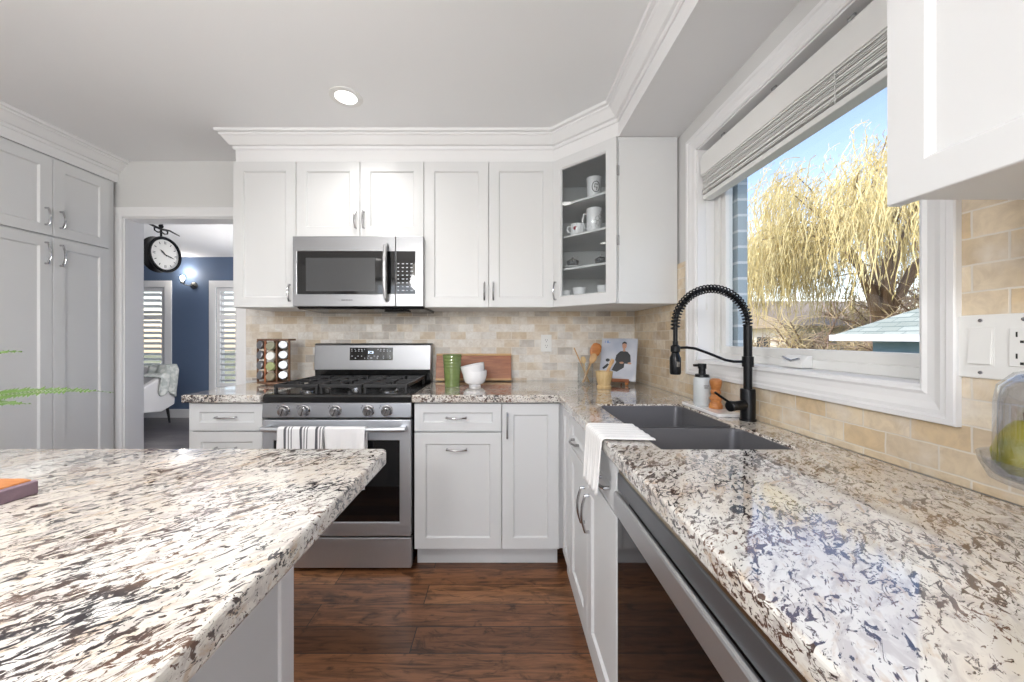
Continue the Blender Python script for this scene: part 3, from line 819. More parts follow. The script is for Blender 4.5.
for a, b in gx:
    g = MB(); h0, h1 = 0.944, 0.962; t_ = 0.013
    y0, y1 = 1.885, 2.325; c_ = (a+b)/2
    g.box(a, b, y0, y0+t_, h0, h1); g.box(a, b, y1-t_, y1, h0, h1); g.box(a, a+t_, y0+t_, y1-t_, h0, h1); g.box(b-t_, b, y0+t_, y1-t_, h0, h1)
    g.box(a+t_, b-t_, 2.10, 2.112, h0, h1)
    for yy in (1.99, 2.22):
        g.box(a+t_, c_-0.028, yy-0.006, yy+0.006, h0, h1+0.002); g.box(c_+0.028, b-t_, yy-0.006, yy+0.006, h0, h1+0.002)
        g.box(c_-0.006, c_+0.006, yy+0.03, yy+0.10 if yy > 2.2 else 2.10, h0, h1+0.002) if yy < 2.2 else g.box(c_-0.006, c_+0.006, yy+0.03, y1-t_, h0, h1+0.002)
        g.box(c_-0.006, c_+0.006, (y0+t_) if yy < 2.2 else 2.112, yy-0.03, h0, h1+0.002)
    for fx_ in (a+0.002, b-0.016):
        for fy_ in (y0+0.001, y1-0.015): g.box(fx_, fx_+0.014, fy_, fy_+0.014, 0.909, h0)
    obj('grate', g, iron, bevel=0.0025, **W)

# towels on the oven handle
def towel(name, x0, x1, mat, label, zb, cat='towel', group=None):
    n_, m_ = 40, 26
    mb = MB(); rnd = random.Random(int(abs(x0)*100)); ph = rnd.uniform(0, 6)
    path = []
    R0 = 0.0155
    for k in range(m_):                       # back bottom -> over the bar -> front bottom
        u = k/(m_-1)
        if u < 0.35: path.append((1.7905+R0, zb+0.10+(0.748-zb-0.10)*(u/0.35)))
        elif u < 0.5:
            a = PI*(u-0.35)/0.15; path.append((1.7905+R0*math.cos(a), 0.748+R0*math.sin(a)))
        else: path.append((1.7905-R0, 0.748-(0.748-zb)*((u-0.5)/0.5)))
    uvs = {}
    for k, (y, z) in enumerate(path):
        drop = max(0, 0.748-z)
        for i in range(n_+1):
            s = i/n_; x = x0+(x1-x0)*s
            amp = min(1, drop/0.12)*0.004
            yy = y + (amp*math.sin(s*17+ph)+amp*0.6*math.sin(s*31+ph*2)) * (1 if y < 1.79 else 0.35) - (0.004*min(1, drop/0.2) if y < 1.79 else 0)
            x += 0.004*min(1, drop/0.2)*math.sin(6*s+ph)
            uvs[mb.av((x, yy, z))] = (s*(x1-x0), k/(m_-1))
    for k in range(m_-1):
        for i in range(n_):
            a = k*(n_+1)+i; mb.af((a, a+1, a+n_+2, a+n_+1), True)
    o = obj(name, mb, mat)
    uv = o.data.uv_layers.new(name='uv')
    for lp in o.data.loops: uv.data[lp.index].uv = uvs[lp.vertex_index]
    o.data.transform(T(-(x0+x1)/2, -1.79, -0.76)); o.location = ((x0+x1)/2, 1.79, 0.76)
    sm = o.modifiers.new('solid', 'SOLIDIFY'); sm.thickness = 0.0035; sm.offset = 0.2
    return tag(o, label, cat, group)
Wc, Gc = srgb(240, 239, 240), srgb(92, 92, 98)
stripes = mk_cloth('striped_cloth', Wc, ribs=[(0.0, Wc), (0.40, Gc), (0.56, Wc), (0.68, Gc), (0.74, Wc), (0.86, Gc), (0.92, Wc)], axis=0, period=0.078)
plain = mk_cloth('plain_cloth', Wc)
towel('dish_towel', -1.103, -0.874, stripes, 'white dish towel with grey stripes hanging on the oven door handle', 0.47)
towel('dish_towel', -0.870, -0.672, plain, 'plain white dish towel hanging on the oven door handle', 0.46)

# ================================================================== MICROWAVE
mx0, mx1 = -1.203, -0.448
tm = thing('microwave', 'stainless over-the-range microwave with black window', 'microwave', ((mx0+mx1)/2, 2.25, 1.385))
Wm = dict(parent=tm, world=True)
my = 2.078
obj('body', MB().box(mx0+0.002, mx1-0.002, my+0.032, 2.448, 1.392, 1.794), black_en, bevel=0.002, **Wm)
mz0, mz1 = 1.386, 1.792
dx1 = -0.610
mb = MB().cells([mx0, -1.178, -0.700, -0.655, dx1], [mz0, 1.458, 1.705, mz1], lambda i, j: not (i in (1,) and j == 1), my, my+0.03, 'XZ')
md = obj('door', mb, steel, bevel=0.003, **Wm)
obj('window', MB().box(-1.182, -0.696, my+0.004, my+0.024, 1.454, 1.709), black_gl, md, world=True)
mesh_m = M_('oven_mesh_grey', srgb(70, 71, 73), 0.25)
obj('window_screen', MB().box(-1.128, -0.728, my+0.0028, my+0.0045, 1.476, 1.668), mesh_m, md, world=True)
obj('black_trim', MB().box(-0.7, -0.612, my-0.0012, my+0.002, 1.458, 1.705), black_gl, md, world=True)
obj('handle', MB().tube([(-0.658, my, 1.742), (-0.658, my-0.03, 1.725), (-0.658, my-0.044, 1.66), (-0.658, my-0.048, 1.59), (-0.658, my-0.044, 1.50), (-0.658, my-0.03, 1.435), (-0.658, my, 1.42)], [0.010, 0.011, 0.012, 0.012, 0.012, 0.011, 0.010], 14), satin, md, world=True)
obj('brand_label', MB().box(-0.920, -0.914, my-0.0008, my+0.0002, 1.420, 1.427).box(-0.912, -0.899, my-0.0008, my+0.0002, 1.421, 1.426).box(-0.896, -0.884, my-0.0008, my+0.0002, 1.421, 1.426).box(-0.881, -0.868, my-0.0008, my+0.0002, 1.421, 1.426).box(-0.865, -0.857, my-0.0008, my+0.0002, 1.421, 1.426), grey_mark, md, world=True)
pn = obj('control_panel', MB().box(dx1+0.002, mx1, my, my+0.03, mz0, mz1), steel, bevel=0.003, **Wm)
kp = obj('keypad', MB().box(dx1+0.006, -0.494, my-0.0018, my+0.002, 1.458, 1.705), black_gl, pn, world=True)
mk = MB(); rnd = random.Random(8)
for r_ in range(8):
    for c_ in range(4):
        x = -0.597+c_*0.025; z = 1.476+r_*0.022
        mk.box(x, x+rnd.uniform(0.008, 0.015), my-0.0024, my-0.0016, z, z+0.005)
obj('button_labels', mk, white_mark, kp, world=True)
obj('vent_underside', MB().prism([(my+0.02, 1.392), (my+0.01, 1.380), (my+0.03, 1.372), (2.40, 1.366), (2.44, 1.392)], mx0+0.02, mx1+0.0, 'YZ'), black_en, bevel=0.002, **Wm)
obj('lamp_cover', MB().box(-0.70, -0.56, 2.16, 2.24, 1.362, 1.370), plastic_dk, bevel=0.002, **Wm)

# ================================================================== DISHWASHER
tdw = thing('dishwasher', 'stainless dishwasher with dark glossy front under the right worktop', 'dishwasher', (0.60, 0.67, 0))
Wd = dict(parent=tdw, world=True)
y0, y1 = 0.370, 0.974
obj('tub', MB().box(0.335, 0.90, y0+0.004, 0.945, 0.012, 0.845), black_en, bevel=0.002, **Wd)
dwm = M_('black_stainless', srgb(72, 74, 78), 0.10, 0.9)
dd = obj('door', MB().prism([(0.300, 0.115), (0.300, 0.828), (0.306, 0.836), (0.334, 0.836), (0.334, 0.115)], y0, y1, 'XY'), dwm, **Wd)
bpy.data.objects.remove(dd)
mb = MB().box(0.315, 0.334, y0, y1, 0.115, 0.737)
dd = obj('door', mb, M_('dark_mirror_front', srgb(46, 44, 46), 0.05, 0.85), bevel=0.003, **Wd)
obj('control_strip', MB().box(0.315, 0.334, y0, y1, 0.798, 0.845), M_('control_strip_grey', srgb(120, 122, 126), 0.3, 0.7), bevel=0.003, **Wd)
obj('top_edge', MB().box(0.318, 0.334, y0+0.002, y1-0.002, 0.8455, 0.860), M_('steel_trim_reflection', srgb(196, 184, 160), 0.25, 1.0), dd, world=True)  # steel door edge; its warm tint paints the worktop's reflection
obj('handle', MB().box(0.303, 0.3165, y0, y1-0.001, 0.738, 0.7965), satin, dd, world=True, bevel=0.006)
obj('kick_plate', MB().box(0.345, 0.36, y0+0.003, y1-0.003, 0.0, 0.11), black_en, **Wd)

# ================================================================== ITEMS ON THE WORKTOP
# dish towel over the worktop edge beside the sink
def counter_towel():
    mb = MB(); n_, m_ = 46, 30; uvs = {}
    ya, yb = 1.005, 1.188
    prof = []
    for k in range(m_):
        u = k/(m_-1)
        if u < 0.42: prof.append((0.432-(0.432-0.297)*(u/0.42), 0.9185))
        elif u < 0.54:
            a = (PI/2)*(u-0.42)/0.12; prof.append((0.297-0.0115*math.sin(a), 0.907+0.0115*math.cos(a)))
        else: prof.append((0.2855, 0.907-0.150*((u-0.54)/0.46)))
    for k, (x, z) in enumerate(prof):
        hang = max(0, 0.907-z)/0.15
        for i in range(n_+1):
            s = i/n_; y = ya+(yb-ya)*s
            f = 0.5+0.5*math.sin(s*PI*9)
            xx = x - hang*0.010*f - hang*0.004; zz = z + (0.0015+0.0022*f if hang == 0 else 0)
            yy = y + (0.018*hang)*(0.5-s) + (0.432-x)*0.10*(1 if hang == 0 else 1)
            if hang > 0: zz -= 0.012*s*hang
            uvs[mb.av((xx, yy, zz))] = (s, k/(m_-1))
    for k in range(m_-1):
        for i in range(n_):
            a = k*(n_+1)+i; mb.af((a, a+1, a+n_+2, a+n_+1), True)
    rib = [(0, srgb(244, 243, 242)), (0.78, srgb(196, 194, 194)), (0.86, srgb(240, 239, 238))]
    o = obj('dish_towel', mb, mk_cloth('ribbed_cloth', Wc, ribs=rib, axis=0, period=0.09))
    uv = o.data.uv_layers.new(name='uv')
    for lp in o.data.loops: uv.data[lp.index].uv = uvs[lp.vertex_index]
    o.data.transform(T(-0.3, -1.1, -0.92)); o.location = (0.3, 1.1, 0.92)
    sm = o.modifiers.new('solid', 'SOLIDIFY'); sm.thickness = 0.003; sm.offset = 1
    tag(o, 'white ribbed dish towel draped over the granite edge beside the sink', 'towel')
counter_towel()

# soap tray
single('soap_tray', MB().prism(rrect(-0.048, 0.048, -0.135, 0.135, 0.012), 0.0005, 0.012), ceramic, 'long pale grey tray behind the sink holding the soap bottle', 'tray', (0.842, 1.455, ZT), bevel=0.002)
tsb = thing('soap_bottle', 'pale grey soap bottle with a black pump on the tray', 'bottle', (0.838, 1.50, ZT+0.012))
obj('bottle', MB().lathe([(0, 0.0005), (0.030, 0.0005), (0.033, 0.006), (0.033, 0.105), (0.028, 0.116), (0.014, 0.121), (0, 0.121)], n=28), M_('soap_ceramic', srgb(205, 210, 212), 0.3), tsb)
obj('label_text', MB().box(-0.012, -0.004, -0.0345, -0.0330, 0.082, 0.085).box(-0.002, 0.009, -0.0345, -0.033, 0.082, 0.085).box(-0.010, 0.006, -0.0345, -0.033, 0.074, 0.077), grey_mark, tsb)
obj('pump', MB().lathe([(0.028, 0.117), (0.026, 0.128), (0.014, 0.130), (0.013, 0.150), (0.016, 0.152), (0.016, 0.172), (0, 0.172)], n=20).box(-0.035, 0.0, -0.006, 0.006, 0.160, 0.170), matte_bk, tsb)
tbr = thing('pepper_mill', 'turned orange wood mill on the tray beside the soap bottle', 'mill', (0.853, 1.43, ZT+0.012))
obj('body', MB().lathe([(0, 0.0005), (0.024, 0.0005), (0.025, 0.012), (0.018, 0.026), (0.023, 0.040), (0.016, 0.054), (0.019, 0.066), (0.014, 0.076), (0, 0.076)], n=24), wood_org, tbr)
obj('cap', MB().lathe([(0, 0.0765), (0.016, 0.0765), (0.020, 0.090), (0.022, 0.102), (0.021, 0.112), (0.012, 0.118), (0, 0.118)], n=24), wood_org, tbr)

# green ribbed tumbler, bowls, board
gm = M_('green_glaze', srgb(128, 152, 84), 0.2, Coat_Weight=0.4); n = N(gm)
n.link(n.mix(n.noise(n.coord(scale=(1, 1, 12)), 3, 2), srgb(100, 118, 64), srgb(128, 146, 88)), n.b.inputs['Base Color'])
prof = [(0, 0.0005), (0.043, 0.0005)]
for k in range(40):
    u = k/39; prof.append((0.044+0.013*u+0.0010*(1 if k % 4 < 2 else -1)*(1 if u > 0.55 else 0.4), 0.004+0.182*u))
prof += [(0.059, 0.190), (0.054, 0.190), (0.042, 0.02), (0, 0.016)]
single('green_tumbler', MB().lathe(prof, n=40), gm, 'tall green ribbed tumbler in front of the wooden board', 'tumbler', (-0.293, 2.165, ZT))
def bowlprof(r, h, foot=0.035):
    pr = [(0, 0.0005), (foot, 0.0005), (foot, 0.010)]
    for k in range(9):
        a = k/8*PI/2; pr.append((foot+(r-foot)*math.sin(a)**0.8, 0.012+(h-0.012)*(1-math.cos(a))))
    pr += [(r-0.004, h+0.001)]
    for k in range(8, -1, -1):
        a = k/8*PI/2; pr.append(((foot-0.004)+(r-foot)*math.sin(a)**0.8, 0.018+(h-0.018)*(1-math.cos(a))))
    pr.append((0, 0.018)); return pr
BX, BY = -0.158, 2.17
single('serving_bowl', MB().lathe(bowlprof(0.074, 0.095, 0.036), n=40), ceramic, 'lower white footed bowl of the stack of two beside the green tumbler', 'bowl', (BX, BY, ZT), group='white bowls')
o_ = single('serving_bowl', MB().lathe(bowlprof(0.073, 0.094, 0.034), n=40), ceramic, 'upper white bowl sitting tilted in the bowl beside the green tumbler', 'bowl', (BX+0.002, BY, ZT+0.036), group='white bowls')
o_.rotation_euler = (0, R(-11), 0)
lean = math.atan2(0.045, 0.18)
tb = thing('serving_board', 'long brown wooden board with pale edges leaning on the tiles', 'board', (-0.183, 2.385, ZT+0.002))
Ml = RX(-lean)
obj('board', xf(MB().box(-0.252, 0.252, 0, 0.014, 0.018, 0.172), Ml), wood_red, tb, bevel=0.002)
obj('edge_strip', xf(MB().box(-0.252, 0.252, -0.006, 0.014, 0.172, 0.186), Ml), wood_pale, tb, bevel=0.002, label='pale wooden top edge')
obj('edge_strip', xf(MB().box(-0.252, 0.252, -0.008, 0.014, 0.004, 0.018), Ml), wood_pale, tb, bevel=0.002, label='pale wooden bottom edge')

# spice rack
SX, SY = -1.405, 2.255
tk = thing('spice_rack', 'small brown wooden spice rack on the left worktop', 'spice rack', (SX, SY, ZT))
def hexa(r): return [(r*math.cos(R(60*k+30)), r*math.sin(R(60*k+30))*0.75) for k in range(6)]
obj('top_plate', MB().prism(hexa(0.112), 0.272, 0.284), wood_brown, tk, bevel=0.002)
obj('bottom_plate', MB().prism(hexa(0.112), 0.008, 0.020), wood_brown, tk, bevel=0.002)
obj('base', MB().lathe([(0, 0.0005), (0.06, 0.0005), (0.06, 0.008), (0, 0.008)], n=24), wood_brown, tk)
obj('centre_post', MB().box(-0.018, 0.018, -0.002, 0.034, 0.020, 0.272), wood_brown, tk)
for x in (-0.098, -0.036, 0.034, 0.096):
    obj('post', MB().box(x-0.005, x+0.005, -0.058 if abs(x) < 0.05 else -0.034, -0.048 if abs(x) < 0.05 else -0.024, 0.020, 0.272), wood_brown if x != -0.036 else wood_red, tk, bevel=0.001)
spice_cols = [srgb(150, 90, 50), srgb(120, 130, 70), srgb(190, 150, 80), srgb(170, 60, 40), srgb(90, 70, 50), srgb(200, 190, 160), srgb(110, 120, 60), srgb(140, 100, 60), srgb(60, 50, 45), srgb(196, 120, 50), srgb(130, 60, 40), srgb(170, 160, 120)]
capm = M_('silver_cap', srgb(150, 152, 156), 0.4, 1.0)
rown = ['top', 'second', 'third', 'bottom']
for ci, (x, yaw) in enumerate(((-0.067, -22), (0.0, 0), (0.065, 22))):
    for ri in range(4):
        z = 0.245-ri*0.062 if ci != 1 else 0.238-ri*0.062
        tj = thing('spice_jar', 'silver-capped spice jar, %s of the four in the %s column of the rack' % (rown[ri], ('left', 'middle', 'right')[ci]), 'jar', (SX+x, SY-0.036 if ci != 1 else SY-0.048, ZT+z), 0, 'spice jars in the rack')
        Mj = RZ(R(yaw)) @ RX(R(90+12))
        Mj = RZ(R(yaw)) @ RX(R(78))
        if ci == 1: capcol = M_('flat_cap', [srgb(150, 150, 130), srgb(235, 235, 232), srgb(160, 168, 120), srgb(140, 130, 110)][ri], 0.3)
        obj('glass_jar', xf(MB().lathe([(0, -0.062), (0.0215, -0.062), (0.0225, -0.058), (0.0225, -0.004), (0.019, 0.0), (0, 0.0)], n=16), Mj), M_('spice_%d%d' % (ci, ri), spice_cols[ci*4+ri], 0.25), tj)
        obj('lid', xf(MB().lathe([(0.0, 0.0), (0.0265, 0.0), (0.0265, 0.017), (0.023, 0.020), (0, 0.020)], n=18), Mj), capm if ci != 1 else capcol, tj)

# outlet on the back tiles
def duplex(parent, M, screw=True):
    obj('receptacle', xf(MB().box(-0.0165, 0.0165, -0.003, 0.0, -0.034, 0.034), M), plastic_w, parent, bevel=0.001)
    s = MB()
    for z in (-0.019, 0.019):
        s.box(-0.0075, -0.0055, -0.0036, -0.0028, z-0.001, z+0.008); s.box(0.0055, 0.0075, -0.0036, -0.0028, z-0.001, z+0.007)
        s.box(-0.0022, 0.0022, -0.0036, -0.0028, z-0.0115, z-0.007)
    obj('slots', xf(s, M), plastic_dk, parent)
to = thing('wall_outlet', 'white double wall outlet on the back tiles near the corner', 'outlet', (0.308, YB-0.0105, 1.168))
obj('plate', MB().box(-0.036, 0.036, -0.005, 0.0, -0.058, 0.058), plastic_w, to, bevel=0.002)
duplex(to, T(0, -0.005, 0))
tw = thing('switch_plate', 'white wall plate with a rocker switch and outlet beside the window', 'switch plate', (XW-0.0105, 0.655, 1.192), R(-90))
obj('plate', MB().box(-0.058, 0.060, -0.006, 0.0, -0.060, 0.060), plastic_w, tw, bevel=0.0025)
obj('rocker', MB().prism([(-0.0105, -0.033), (-0.0065, 0.033), (-0.005, 0.033), (-0.005, -0.033)], -0.040, -0.007, 'YZ').box(-0.043, -0.004, -0.0066, -0.005, -0.036, 0.036), plastic_w, tw, bevel=0.0008)
duplex(tw, T(0.033, -0.006, 0))
for z in (-0.049, 0.049):
    for x in (-0.0235, 0.033): obj('screw', xf(MB().lathe([(0, 0), (0.0035, 0), (0.003, 0.0012), (0, 0.0014)], n=12), T(x, -0.006, z) @ RX(R(90))), chrome, tw)

# jar of wooden utensils, mortar, cookbook stand
JX, JY = 0.530, 2.26
tg = single('utensil_jar', MB().lathe([(0, 0.0005), (0.044, 0.0005), (0.048, 0.006), (0.048, 0.135), (0.0455, 0.135), (0.0455, 0.010), (0, 0.008)], n=32), clear_m, 'clear glass jar holding wooden utensils on the corner worktop', 'jar', (JX, JY, ZT))
def utensil(name, base, tip, r, head, mat, label, cat='utensil', flat=None):
    b = Vector(base); t_ = Vector(tip); dd_ = (t_-b).normalized(); Lh = (t_-b).length
    q = dd_.to_track_quat('Z', 'Y').to_matrix().to_4x4()
    mb = MB().tube([(0, 0, 0), (0, 0, Lh*0.5), (0, 0, Lh)], [r, r*0.85, r*0.9], 8)
    if head:
        w_, h_ = head
        hb = MB(); hb.lathe([(0, Lh-0.004), (w_*0.5, Lh+h_*0.10), (w_*0.9, Lh+h_*0.35), (w_, Lh+h_*0.6), (w_*0.8, Lh+h_*0.88), (w_*0.4, Lh+h_*0.98), (0, Lh+h_)], n=16, sx=0.22)
        merge(mb, hb)
    o = obj(name, xf(mb, q), mat); o.location = b
    return tag(o, label, cat, 'utensils in the glass jar')
zb = ZT+0.012
utensil('wooden_spoon', (JX-0.012, JY, zb), (JX+0.046, JY+0.005, zb+0.150), 0.0065, (0.036, 0.10), wood_org, 'orange-brown wooden spoon leaning right in the glass jar', 'spoon')
utensil('wooden_spatula', (JX-0.02, JY-0.015, zb), (JX+0.028, JY-0.02, zb+0.115), 0.006, (0.022, 0.07), wood_pale, 'pale wooden spatula in the glass jar', 'spatula')
utensil('wooden_fork', (JX+0.01, JY+0.014, zb), (JX-0.004, JY+0.022, zb+0.11), 0.007, (0.018, 0.05), wood_yel, 'short yellow wooden scoop standing in the glass jar', 'scoop')
utensil('wooden_stick', (JX+0.022, JY-0.008, zb), (JX-0.072, JY-0.004, zb+0.215), 0.0042, None, wood_pale, 'thin whitish stick leaning left out of the glass jar', 'stick')
MX, MY = 0.594, 2.075
single('mortar', MB().lathe([(0, 0.0005), (0.040, 0.0005), (0.042, 0.012), (0.034, 0.020), (0.038, 0.030), (0.046, 0.075), (0.049, 0.098), (0.044, 0.099), (0.038, 0.060), (0.02, 0.032), (0, 0.028)], n=36), wood_yel, 'golden wooden mortar in front of the cookbook', 'mortar', (MX, MY, ZT))
o_ = obj('pestle', xf(MB().lathe([(0, 0), (0.014, 0.004), (0.016, 0.018), (0.009, 0.045), (0.008, 0.10), (0.012, 0.125), (0.009, 0.140), (0, 0.143)], n=20), RY(R(24))), wood_pale); o_.location = (MX-0.006, MY, ZT+0.038)
tag(o_, 'pale wooden pestle standing in the golden mortar', 'pestle')

# cookbook on its stand
tst = thing('cookbook_stand', 'small wooden easel with ball feet holding the cookbook', 'book stand', (0.728, 2.245, ZT), R(-30))
obj('ledge', MB().box(-0.075, 0.075, -0.040, 0.0, 0.018, 0.026).box(-0.075, 0.075, -0.044, -0.038, 0.026, 0.040), wood_red, tst, bevel=0.002)
obj('back_rest', xf(MB().box(-0.075, -0.055, 0, 0.008, 0.0, 0.20).box(0.055, 0.075, 0, 0.008, 0.0, 0.20).box(-0.055, 0.055, 0, 0.008, 0.06, 0.08).box(-0.055, 0.055, 0, 0.008, 0.18, 0.20), T(0, -0.005, 0.026) @ RX(R(-20))), wood_red, tst, bevel=0.002)
obj('rear_leg', MB().tube([(0, 0.055, 0.17), (0, 0.105, 0.006)], 0.005, 8), wood_red, tst)
for x in (-0.06, 0.06): obj('ball_foot', MB().lathe([(0, 0.0005), (0.008, 0.002), (0.0115, 0.010), (0.008, 0.018), (0, 0.019)], (x, -0.03, 0), 16), wood_org, tst)
tbk = thing('cookbook', 'cookbook with a seated person in dark clothes on its pale cover', 'book', (0.728, 2.245, ZT+0.0265), R(-30))
Mb = T(0, -0.027, 0.001) @ RX(R(-18)) @ Matrix.Scale(1.08, 4)
cov = M_('book_cover', srgb(186, 192, 206), 0.3); n = N(cov)
n.link(n.ramp(n.noise(n.coord(), 7, 2), [(0.35, srgb(168, 176, 194)), (0.65, srgb(206, 208, 216))]), n.b.inputs['Base Color'])
obj('page_block', xf(MB().box(-0.096, 0.097, 0.002, 0.016, 0.003, 0.248), Mb), M_('paper', srgb(236, 234, 228), 0.8), tbk)
cv = obj('cover', xf(MB().box(-0.1, 0.1, 0.0, 0.002, 0.0, 0.251).box(-0.1, 0.1, 0.016, 0.018, 0.0, 0.251).box(-0.102, -0.1, 0.0, 0.018, 0.0, 0.251), Mb), cov, tbk)
def flat(poly, y=-0.0009, d=0.0008): return xf(MB().prism(poly, y, y+d, 'XZ'), Mb)
def ell(cx_, cz_, a, b, n_=20): return [(cx_+a*math.cos(2*PI*k/n_), cz_+b*math.sin(2*PI*k/n_)) for k in range(n_)]
skin_pr = M_('printed_skin', srgb(186, 140, 116), 0.4)
navy_pr = M_('printed_clothes', srgb(30, 32, 40), 0.4)
obj('printed_clothes', flat([(-0.012, 0.150), (0.008, 0.172), (0.030, 0.176), (0.050, 0.170), (0.066, 0.150), (0.070, 0.112), (0.060, 0.098), (0.036, 0.100), (0.034, 0.076), (-0.004, 0.050), (-0.034, 0.058), (-0.020, 0.090), (-0.010, 0.108), (-0.018, 0.120)]), navy_pr, cv)
m2 = flat(ell(0.030, 0.206, 0.0125, 0.018)); merge(m2, flat([(0.023, 0.172), (0.037, 0.172), (0.035, 0.192), (0.025, 0.192)], -0.0015)); merge(m2, flat(ell(0.020, 0.104, 0.012, 0.006), -0.0016)); merge(m2, flat(ell(0.064, 0.102, 0.010, 0.006), -0.0016))
obj('printed_skin', m2, skin_pr, cv)
obj('printed_hair', flat([(0.016, 0.210), (0.018, 0.226), (0.030, 0.232), (0.042, 0.226), (0.044, 0.210), (0.040, 0.218), (0.030, 0.221), (0.020, 0.218)], -0.0017), dark_mark, cv)
m3 = flat(ell(-0.060, 0.118, 0.012, 0.010)); merge(m3, flat([(-0.088, 0.070), (-0.060, 0.098), (-0.050, 0.092), (-0.062, 0.074), (-0.080, 0.062)], -0.0015))
obj('printed_pet', m3, navy_pr, cv)
obj('title_print', flat([(-0.084, 0.222), (-0.080, 0.222), (-0.080, 0.238), (-0.084, 0.238)]), M_('printed_title', srgb(120, 150, 200), 0.4), cv)
obj('title_print', flat([(-0.072, 0.222), (-0.052, 0.222), (-0.052, 0.226), (-0.062, 0.226), (-0.062, 0.238), (-0.072, 0.238)]), M_('printed_title_b', srgb(120, 150, 200), 0.4), cv)

# ---- cups in the corner cabinet
def mug(name, loc, r, h, label, taper=0.85, handle=True, rz=0, marks=None, group='cups in the glass-door cabinet', cat='mug'):
    t = thing(name, label, cat, loc, rz, group)
    obj('cup', MB().lathe([(0, 0.0005), (r*taper, 0.0005), (r*taper+0.002, 0.004), (r, h), (r-0.003, h), (r*taper-0.002, 0.008), (0, 0.006)], n=28), ceramic, t)
    if handle:
        obj('handle', MB().tube([(-r*0.93, 0, h*0.8), (-r-0.014, 0, h*0.82), (-r-0.022, 0, h*0.55), (-r-0.012, 0, h*0.28), (-r*0.88, 0, h*0.25)], 0.0045, 8), ceramic, t)
    if marks: 
        for m_, mt in marks(r, h, taper): obj('print', m_, mt, t)
    return t
def ring_logo(r, h, taper):
    m = MB(); 
    pts = []
    for k in range(21):
        a = 2*PI*k/20; px = 0.4*math.cos(a); zz = h*0.58+h*0.2*math.sin(a); rad = r*(taper+(1-taper)*zz/h)+0.0008
        pts.append((rad*math.sin(px*1.3), -rad*math.cos(px*1.3), zz))
    m.tube(pts[:-1], 0.0022, 6, closed=True)
    rad = r*0.94+0.0008
    m.tube([(0.012, -rad*0.97, h*0.66), (-0.006, -rad, h*0.68), (-0.010, -rad, h*0.56), (0.006, -rad, h*0.55), (0.004, -rad, h*0.44)], 0.0025, 6)
    return [(m, dark_mark)]
def swirl(r, h, taper):
    m = MB(); rnd = random.Random(2)
    for q in range(7):
        a0 = rnd.uniform(-1.0, 1.0); zz = h*rnd.uniform(0.2, 0.8)
        pts = []
        for k in range(8):
            a = a0+0.28*math.cos(k*0.9); z = zz+0.014*math.sin(k*0.9); rad = r*(taper+(1-taper)*z/h)+0.0006
            pts.append((rad*math.sin(a), -rad*math.cos(a), z))
        m.tube(pts, 0.0011, 5)
    return [(m, M_('printed_swirls', srgb(120, 124, 126), 0.4))]
def heart(r, h, taper):
    m = MB()
    for a0, z0 in ((-0.7, 0.55), (-0.5, 0.62), (-0.6, 0.45)):
        m.lathe([(0, -0.006), (0.007, -0.002), (0.007, 0.004), (0, 0.008)], ((r-0.002)*math.sin(a0), -(r-0.002)*math.cos(a0), h*z0), 10)
    return [(m, red_mark)]
mug('tall_cup', (0.548, 2.12, 1.9925), 0.044, 0.150, 'tall white cup with a round dark logo on the top glass-cabinet shelf', handle=False, marks=ring_logo)
mug('tall_cup', (0.540, 2.09, 1.8025), 0.045, 0.148, 'tall white mug with grey swirls on the second glass-cabinet shelf', marks=swirl)
mug('mug', (0.445, 2.10, 1.8025), 0.038, 0.062, 'short white mug with red print on the second glass-cabinet shelf', 0.95, marks=heart)
def teacup(loc, label):
    t = thing('teacup', label, 'teacup', loc, 0, 'glass cups on the third cabinet shelf')
    g = M_('smoke_glass', srgb(150, 152, 155), 0.08, 0, Transmission_Weight=0.6)
    obj('saucer', MB().lathe([(0, 0.0005), (0.03, 0.0005), (0.058, 0.010), (0.057, 0.012), (0.03, 0.004), (0, 0.004)], n=28), ceramic, t)
    obj('cup', MB().lathe([(0, 0.0045), (0.018, 0.0045), (0.032, 0.022), (0.036, 0.045), (0.034, 0.045), (0.030, 0.024), (0.016, 0.008), (0, 0.008)], n=24), g, t)
    obj('knob', MB().lathe([(0, 0.045), (0.034, 0.046), (0.02, 0.056), (0.005, 0.060), (0.008, 0.068), (0, 0.072)], n=20), chrome, t)
teacup((0.425, 2.13, 1.6125), 'left lidded glass dish on a saucer on the third glass-cabinet shelf')
teacup((0.575, 2.07, 1.6125), 'right lidded glass dish on a saucer on the third glass-cabinet shelf')
mug('small_cup', (0.385, 2.16, 1.4405), 0.036, 0.045, 'small white cup at the left on the floor of the glass-door cabinet', 0.8, False)
mug('small_cup', (0.460, 2.11, 1.4405), 0.040, 0.056, 'small white cup in the middle on the floor of the glass-door cabinet', 0.85, False)
mug('small_cup', (0.585, 2.04, 1.4405), 0.040, 0.060, 'small white cup at the right on the floor of the glass-door cabinet', 0.85, False)

